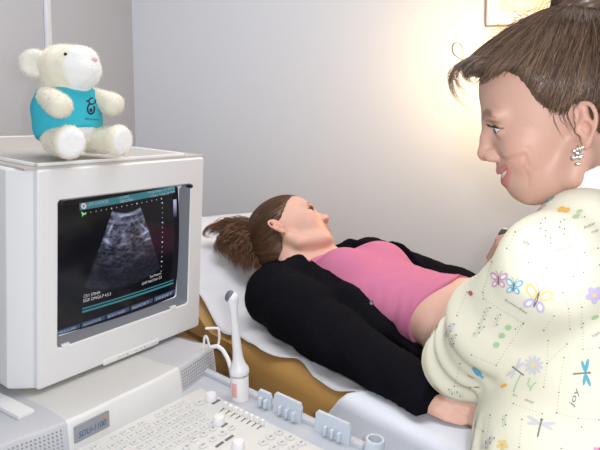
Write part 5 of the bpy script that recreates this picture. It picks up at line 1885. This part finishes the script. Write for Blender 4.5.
BAXP = np.stack([D, N, UP])
SRp = PY(277, 296, 1.53); ELp = PY(334, 346, 1.29); WRp = PY(431, 410, 1.033)
WRp[2] = ZT + 0.040; ELp[2] = max(ELp[2], ZT + .055)
SLp = BD(0.03, .17, .12); ELLp = BD(0.30, .235, .07); WLp = BD(0.52, .215, .06)
ph_ax = frame3(nrm(D * 0.95 + N * .18 - UP * .12), nrm(UP * .9 - N * .45)); ph_ax = np.stack([ph_ax[0], ph_ax[1], ph_ax[2]])
PFIST = [(0.75, 1.0, .6), (0.85, 1.1, .7), (.95, 1.1, .7), (1.0, 1.1, .7)]


def pt_torso(p):
    q = (p - B0) @ BAXP.T
    d = ell(q, (0.16, 0, .095), (.19, .155, .086))
    d = smin(d, ell(q, (.36, 0, .090), (.17, .133, .078)), .05)
    d = smin(d, ell(q, (.56, 0, .095), (.17, .168, .096)), .05)
    for s in (-1, 1):
        d = smin(d, ell(q, (.175, s * .064, .150), (.076, .062, .056)), .03)
    return smin(d, cap(q, np.array([.035, -.13, .095]), np.array([.035, .13, .105]), .048), .04)


def pt_body(p):
    d = head_sdf((p - PO) @ PAXS.T, PQ) * PS
    d = smin(d, chain(p, [PH(-.012, 0, -.03), PH(-.026, 0, -.085), BD(.035, .0, .125)], [.052, .048, .055], .02), .018)
    q = (p - PO) @ PAXS.T
    d = smin(d, ell(q, (0.042, 0, -0.058), (0.046, 0.036, 0.019)), 0.02)
    t = pt_torso(p) + .003
    d = smin(d, t, .025)
    d = smin(d, chain(p, [SRp, ELp, WRp], [.045, .036, .025], .02), .02)
    d = smin(d, chain(p, [SLp, ELLp, WLp], [.045, .036, .025], .02), .02)
    d = smin(d, hand_sdf(p, WRp, ph_ax, PFIST, (0.05, .35), s=.98), .008)
    return smax(d, ZT + .028 - p[:, 2], .004)


SKIN_P = (0.76, 0.47, 0.37)


def pt_tint(v): return head_tint((v - PO) @ PAXS.T, PQ, SKIN_P, (0.66, 0.27, 0.25), None)


axp_ = [axis_pts([(-.24, -.16, .006), (-.16, .14, .0026), (.14, .20, .006), (.20, .36, .0034), (.36, .70, .007)]),
        axis_pts([(.88, .90, .006), (.90, 1.10, .0032), (1.10, 1.16, .005), (1.16, 1.68, .007), (1.68, 1.96, .0026), (1.96, 2.04, .006)]),
        axis_pts([(ZT + .004, ZT + .09, .0036), (ZT + .09, ZT + .15, .005), (ZT + .15, ZT + .40, .0026)])]
sdf_obj('body', pt_body, axp_, M_skin, pat, tint=pt_tint)
eyeballs(pat, PO, PAX, PS, (1, -0.25, 0.05), (0.10, 0.12, 0.10), P=PQ)

# ---- her hair, pulled back into a tail that spills over the head rest
TAILB = PH(-0.098, -0.005, 0.050)
phx = np.array([-.12, -.06, -.030, -.012, .004, .018, .030, .045, .060, .080, .100, .125])
phz = np.array([-.075, -.075, -.050, -.012, .030, .036, .045, .058, .074, .088, .098, .104])


def phair(p):
    q = (p - PO) @ PAXS.T
    d = ell(q, (0.004, 0, 0.060), (0.104, 0.0775, 0.0915))
    return smin(d, ell(q, (-.03, 0, .01), (.066, .062, .07)), .02) * PS


def phair_shell(p):
    q = (p - PO) @ PAXS.T; d = phair(p)
    d = smax(d, (np.interp(q[:, 0], phx, phz) - q[:, 2]) * .7, .008)
    return d + .0005 * np.sin(q[:, 2] * 500 + q[:, 1] * 300)


cor = np.array([PH(a, b, c) for a in (-.12, .13) for b in (-.09, .09) for c in (-.09, .165)])
pv, pF = snet(phair_shell, *grid(cor.min(0), cor.max(0), .0036))
_pq = (pv - PO) @ PAXS.T; pi_ = g2.choice(np.nonzero(_pq[:, 2] > np.interp(_pq[:, 0], phx, phz) + .006)[0], 2400); rt = pv[pi_] + g2.normal(size=(2400, 3)) * .001
P1 = trace_strands(phair, rt, TAILB + 0 * rt, 13, g2.uniform(.003, .008, 2400), .001 + g2.uniform(0, .002, 2400), g2, .07)
tail = []
for c, n, r, w in (
    ([(258, 236, 1.80), (246, 226, 1.82), (230, 225, 1.83), (215, 229, 1.83), (207, 236, 1.82)], 240, .026, .007),
    ([(258, 240, 1.79), (244, 233, 1.80), (230, 237, 1.80), (220, 247, 1.79), (223, 258, 1.77)], 280, .028, .009),
    ([(260, 243, 1.78), (248, 240, 1.78), (239, 248, 1.77), (236, 259, 1.755), (243, 269, 1.74)], 300, .027, .009),
    ([(262, 247, 1.77), (254, 246, 1.77), (249, 256, 1.755), (247, 266, 1.74), (250, 274, 1.725)], 240, .022, .007),
    ([(258, 240, 1.81), (246, 233, 1.815), (234, 231, 1.81), (224, 240, 1.80), (229, 252, 1.785), (241, 264, 1.765)], 240, .026, .009),
    ([(264, 252, 1.76), (259, 258, 1.75), (257, 266, 1.74), (259, 273, 1.725)], 120, .016, .005),
    ([(244, 230, 1.83), (224, 226, 1.83), (209, 228, 1.83), (204, 236, 1.825), (212, 238, 1.82)], 24, .006, .004)):
    tail += bundle([PY(x[0], x[1] - 1, x[2] - .045 * (k_ > 0)) for k_, x in enumerate(c)], n, r, 18, g2, w, .06, .25)
M_hair_p = attr_mat('hair_auburn', 0.36, 0.45, aniso=.5)
BR2 = ((0.060, 0.026, 0.013), (0.36, 0.18, 0.09))
ph_o = hair_obj('hair', (pv, pF), [P1], ((0.055, 0.027, 0.014), (0.24, 0.12, 0.055)), .0004, M_hair_p, pat, g2)
hair_obj('ponytail', None, [np.array(tail)], BR2, .0009, M_hair_p, ph_o, g2, label='wavy auburn ponytail spread over the paper')

# ---- pink top
M_pinkt = mat('pink_jersey', (0.63, 0.20, 0.34), .8, .15, bump=(700, .12, .0005))
def top(p):
    q = (p - B0) @ BAXP.T
    d = pt_torso(p) - .0035
    # creases running round the waist and up from the hem
    wv = np.sin((q[:, 0] + .35 * q[:, 2]) * 150 + 2.0 * np.sin(q[:, 2] * 40)) * np.clip((q[:, 0] - .20) / .15, 0, 1) * np.clip((.185 - q[:, 2]) / .12, 0, 1)
    d = d + .0016 * wv + .0012 * np.sin((q[:, 0] * .8 - q[:, 1] * .5) * 120) * np.clip((q[:, 0] - .25) / .1, 0, 1)
    d = smax(d, .435 + .03 * np.sin(q[:, 1] * 9) - .0 - q[:, 0] if False else q[:, 0] - (.438 + .048 * np.exp(-((q[:, 1] + .045) / .085) ** 2)), .003)
    neckl = .050 + .0 * q[:, 1] - np.clip((np.abs(q[:, 1]) - .045) * 1.1, 0, .06)
    d = smax(d, neckl - q[:, 0], .004)
    return smax(d, ZT + .022 - p[:, 2], .004)
sdf_obj('top', top, [axis_pts([(-.16, .56, .0048)]), axis_pts([(1.16, 1.92, .0048)]), axis_pts([(ZT, ZT + .25, .0044)])], M_pinkt, pat)

# ---- black fleece jacket, unzipped
CUFp = ELp + (WRp - ELp) * 1.055
NKp = [PY(268, 270, 1.66), PY(284, 264, 1.655), PY(299, 262, 1.625), PY(313, 271, 1.585), PY(329, 282, 1.54), PY(346, 293, 1.505)]
def fleece(p):
    q = (p - B0) @ BAXP.T
    sh = pt_torso(p) - .020
    # the front hangs open: cloth stays on the flanks, the back and the far edge
    edge_r = -.122 - .004 * np.clip((q[:, 0] - .1) / .3, 0, 1) - .30 * np.clip(.06 - q[:, 0], 0, .2) * 0
    op = smax(edge_r - q[:, 1], q[:, 1] - (.118 - .03 * np.clip((.12 - q[:, 0]) / .1, 0, 1)), .01)
    op = np.maximum(op, .055 - q[:, 2])
    zl = np.interp(q[:, 0], [.0, .12, .20, .30, .44, .6], [.30, .165, .145, .118, .058, .04])
    op = np.minimum(op, np.maximum(zl - q[:, 2], q[:, 1] - .0))
    sh = smax(sh, -op, .010)
    sh = smax(sh, q[:, 0] - .50, .006)
    sh = smax(sh, -.015 - q[:, 0], .012)
    d = sh
    fold = .0016 * np.sin((p @ nrm(ELp - SRp)) * 55 + 14 * (p @ N) + 2 * np.sin(p[:, 2] * 40)) + .0026 * snoise(p, 26, 12)
    sl = chain(p, [SRp, SRp * .5 + ELp * .5 + UP * .006, ELp, CUFp], [.083, .080, .070, .047], .03) + fold
    sl = smax(sl, half(p, CUFp, CUFp - ELp), .006)
    d = smin(d, sl, .025)
    # slack of the right front lying over the arm
    d = smin(d, chain(p, [BD(.09, -.128, .125), BD(.18, -.136, .122), BD(.27, -.142, .105), BD(.39, -.152, .070)], [.026, .030, .030, .026], .03) + fold * .6, .03)
    s2 = smax(chain(p, [SLp, ELLp, WLp], [.066, .056, .046], .03), half(p, WLp, WLp - ELLp), .006)
    d = smin(d, s2, .025)
    # turned-down collar
    d = smin(d, chain(p, NKp, [.019, .021, .019, .015, .012, .010], .012), .014)
    d = smin(d, chain(p, [BD(-.01, .02, .145), BD(.03, .085, .175), BD(.10, .112, .182)], [.016, .015, .010], .012), .014)
    d = smin(d, chain(p, [NKp[0], BD(-.055, -.02, .125), BD(-.01, .05, .14)], [.018, .020, .016], .012), .014)
    d = smax(d, -cap(p, PH(-.02, 0, -.05), BD(.05, 0, .155), .052, .045), .006)
    d = smax(d, ZT + .0285 - p[:, 2], .004)
    return d + .0008 * snoise(p, 260, 9)
M_flc = mat('black_fleece', (0.007, 0.007, 0.010), .95, .05, bump=(330, .5, .002))
axf = [axis_pts([(-.18, .62, .0052)]), axis_pts([(.92, 2.02, .0052)]), axis_pts([(ZT, ZT + .27, .0048)])]
fv, fF = snet(fleece, *axf); tz = fuzz(fv, fF, 16000, .0032, .0005, seed=9, jitter=.9)
fl_o = link('fleece_jacket', mixed_mesh('fleece_jacket', (fv, fF), tz), M_flc, pat)
zp = snap(bvh_of(fl_o), 371, 304, .002)
if zp is None: zp = PY(373.5, 297, 1.45)
zd = nrm(-ray(373.5, 297)); zx = nrm(np.cross(UP, zd)); zu = np.cross(zd, zx)
mb = MB(); mb.box(zp + zd * .002, [zx, zu, zd], (.009, .011, .003), .001); mb.box(zp + zd * .003 + zx * .004 - zu * .007, [zx, zu, zd], (.003, .004, .002), .0008)
mb.build('zip_pull', mat('zip_metal', (.12, .12, .13), .3, metal=.6), fl_o)

# ---- trousers and shoes (legs bent over the end of the couch)
M_jean = mat('dark_jeans', (0.030, 0.040, 0.075), .85, .15, bump=(500, .2, .0006))
lg = []
for s in (-1, 1):
    lg.append((BD(.66, s * .085, .095), BD(.955, s * .085 + .03, .085), BD(1.02, s * .085 + .03, -.36)))
def jeans(p):
    q = (p - B0) @ BAXP.T
    d = smax(pt_torso(p) - .006, .60 - q[:, 0], .006)
    for a, b, c in lg: d = smin(d, chain(p, [a, b, c], [.083, .066, .055], .03), .03)
    return np.maximum(d, np.minimum(ZT + .022 - p[:, 2], (T0[0] - 0 + 0) * 0 + ((p - T0) @ D - .36) * -1)) if True else d
sdf_obj('jeans', jeans, [axis_pts([(.20, .92, .010)]), axis_pts([(.70, 1.56, .010)]), axis_pts([(ZT - .40, ZT + .22, .010)])], M_jean, pat)
for a, b, c in lg:
    def shoe2(p, c=c):
        return smin(cap(p, c - UP * .05 - D * .01, c - UP * .075 + D * .15, .044, .036), cap(p, c - UP * .06, c + UP * .0, .046, .050), .03)
    sdf_obj('shoe', shoe2, [axis_pts([(c[0] - .2, c[0] + .25, .009)]), axis_pts([(c[1] - .25, c[1] + .2, .009)]), axis_pts([(c[2] - .14, c[2] + .06, .009)])], M_flc, pat)
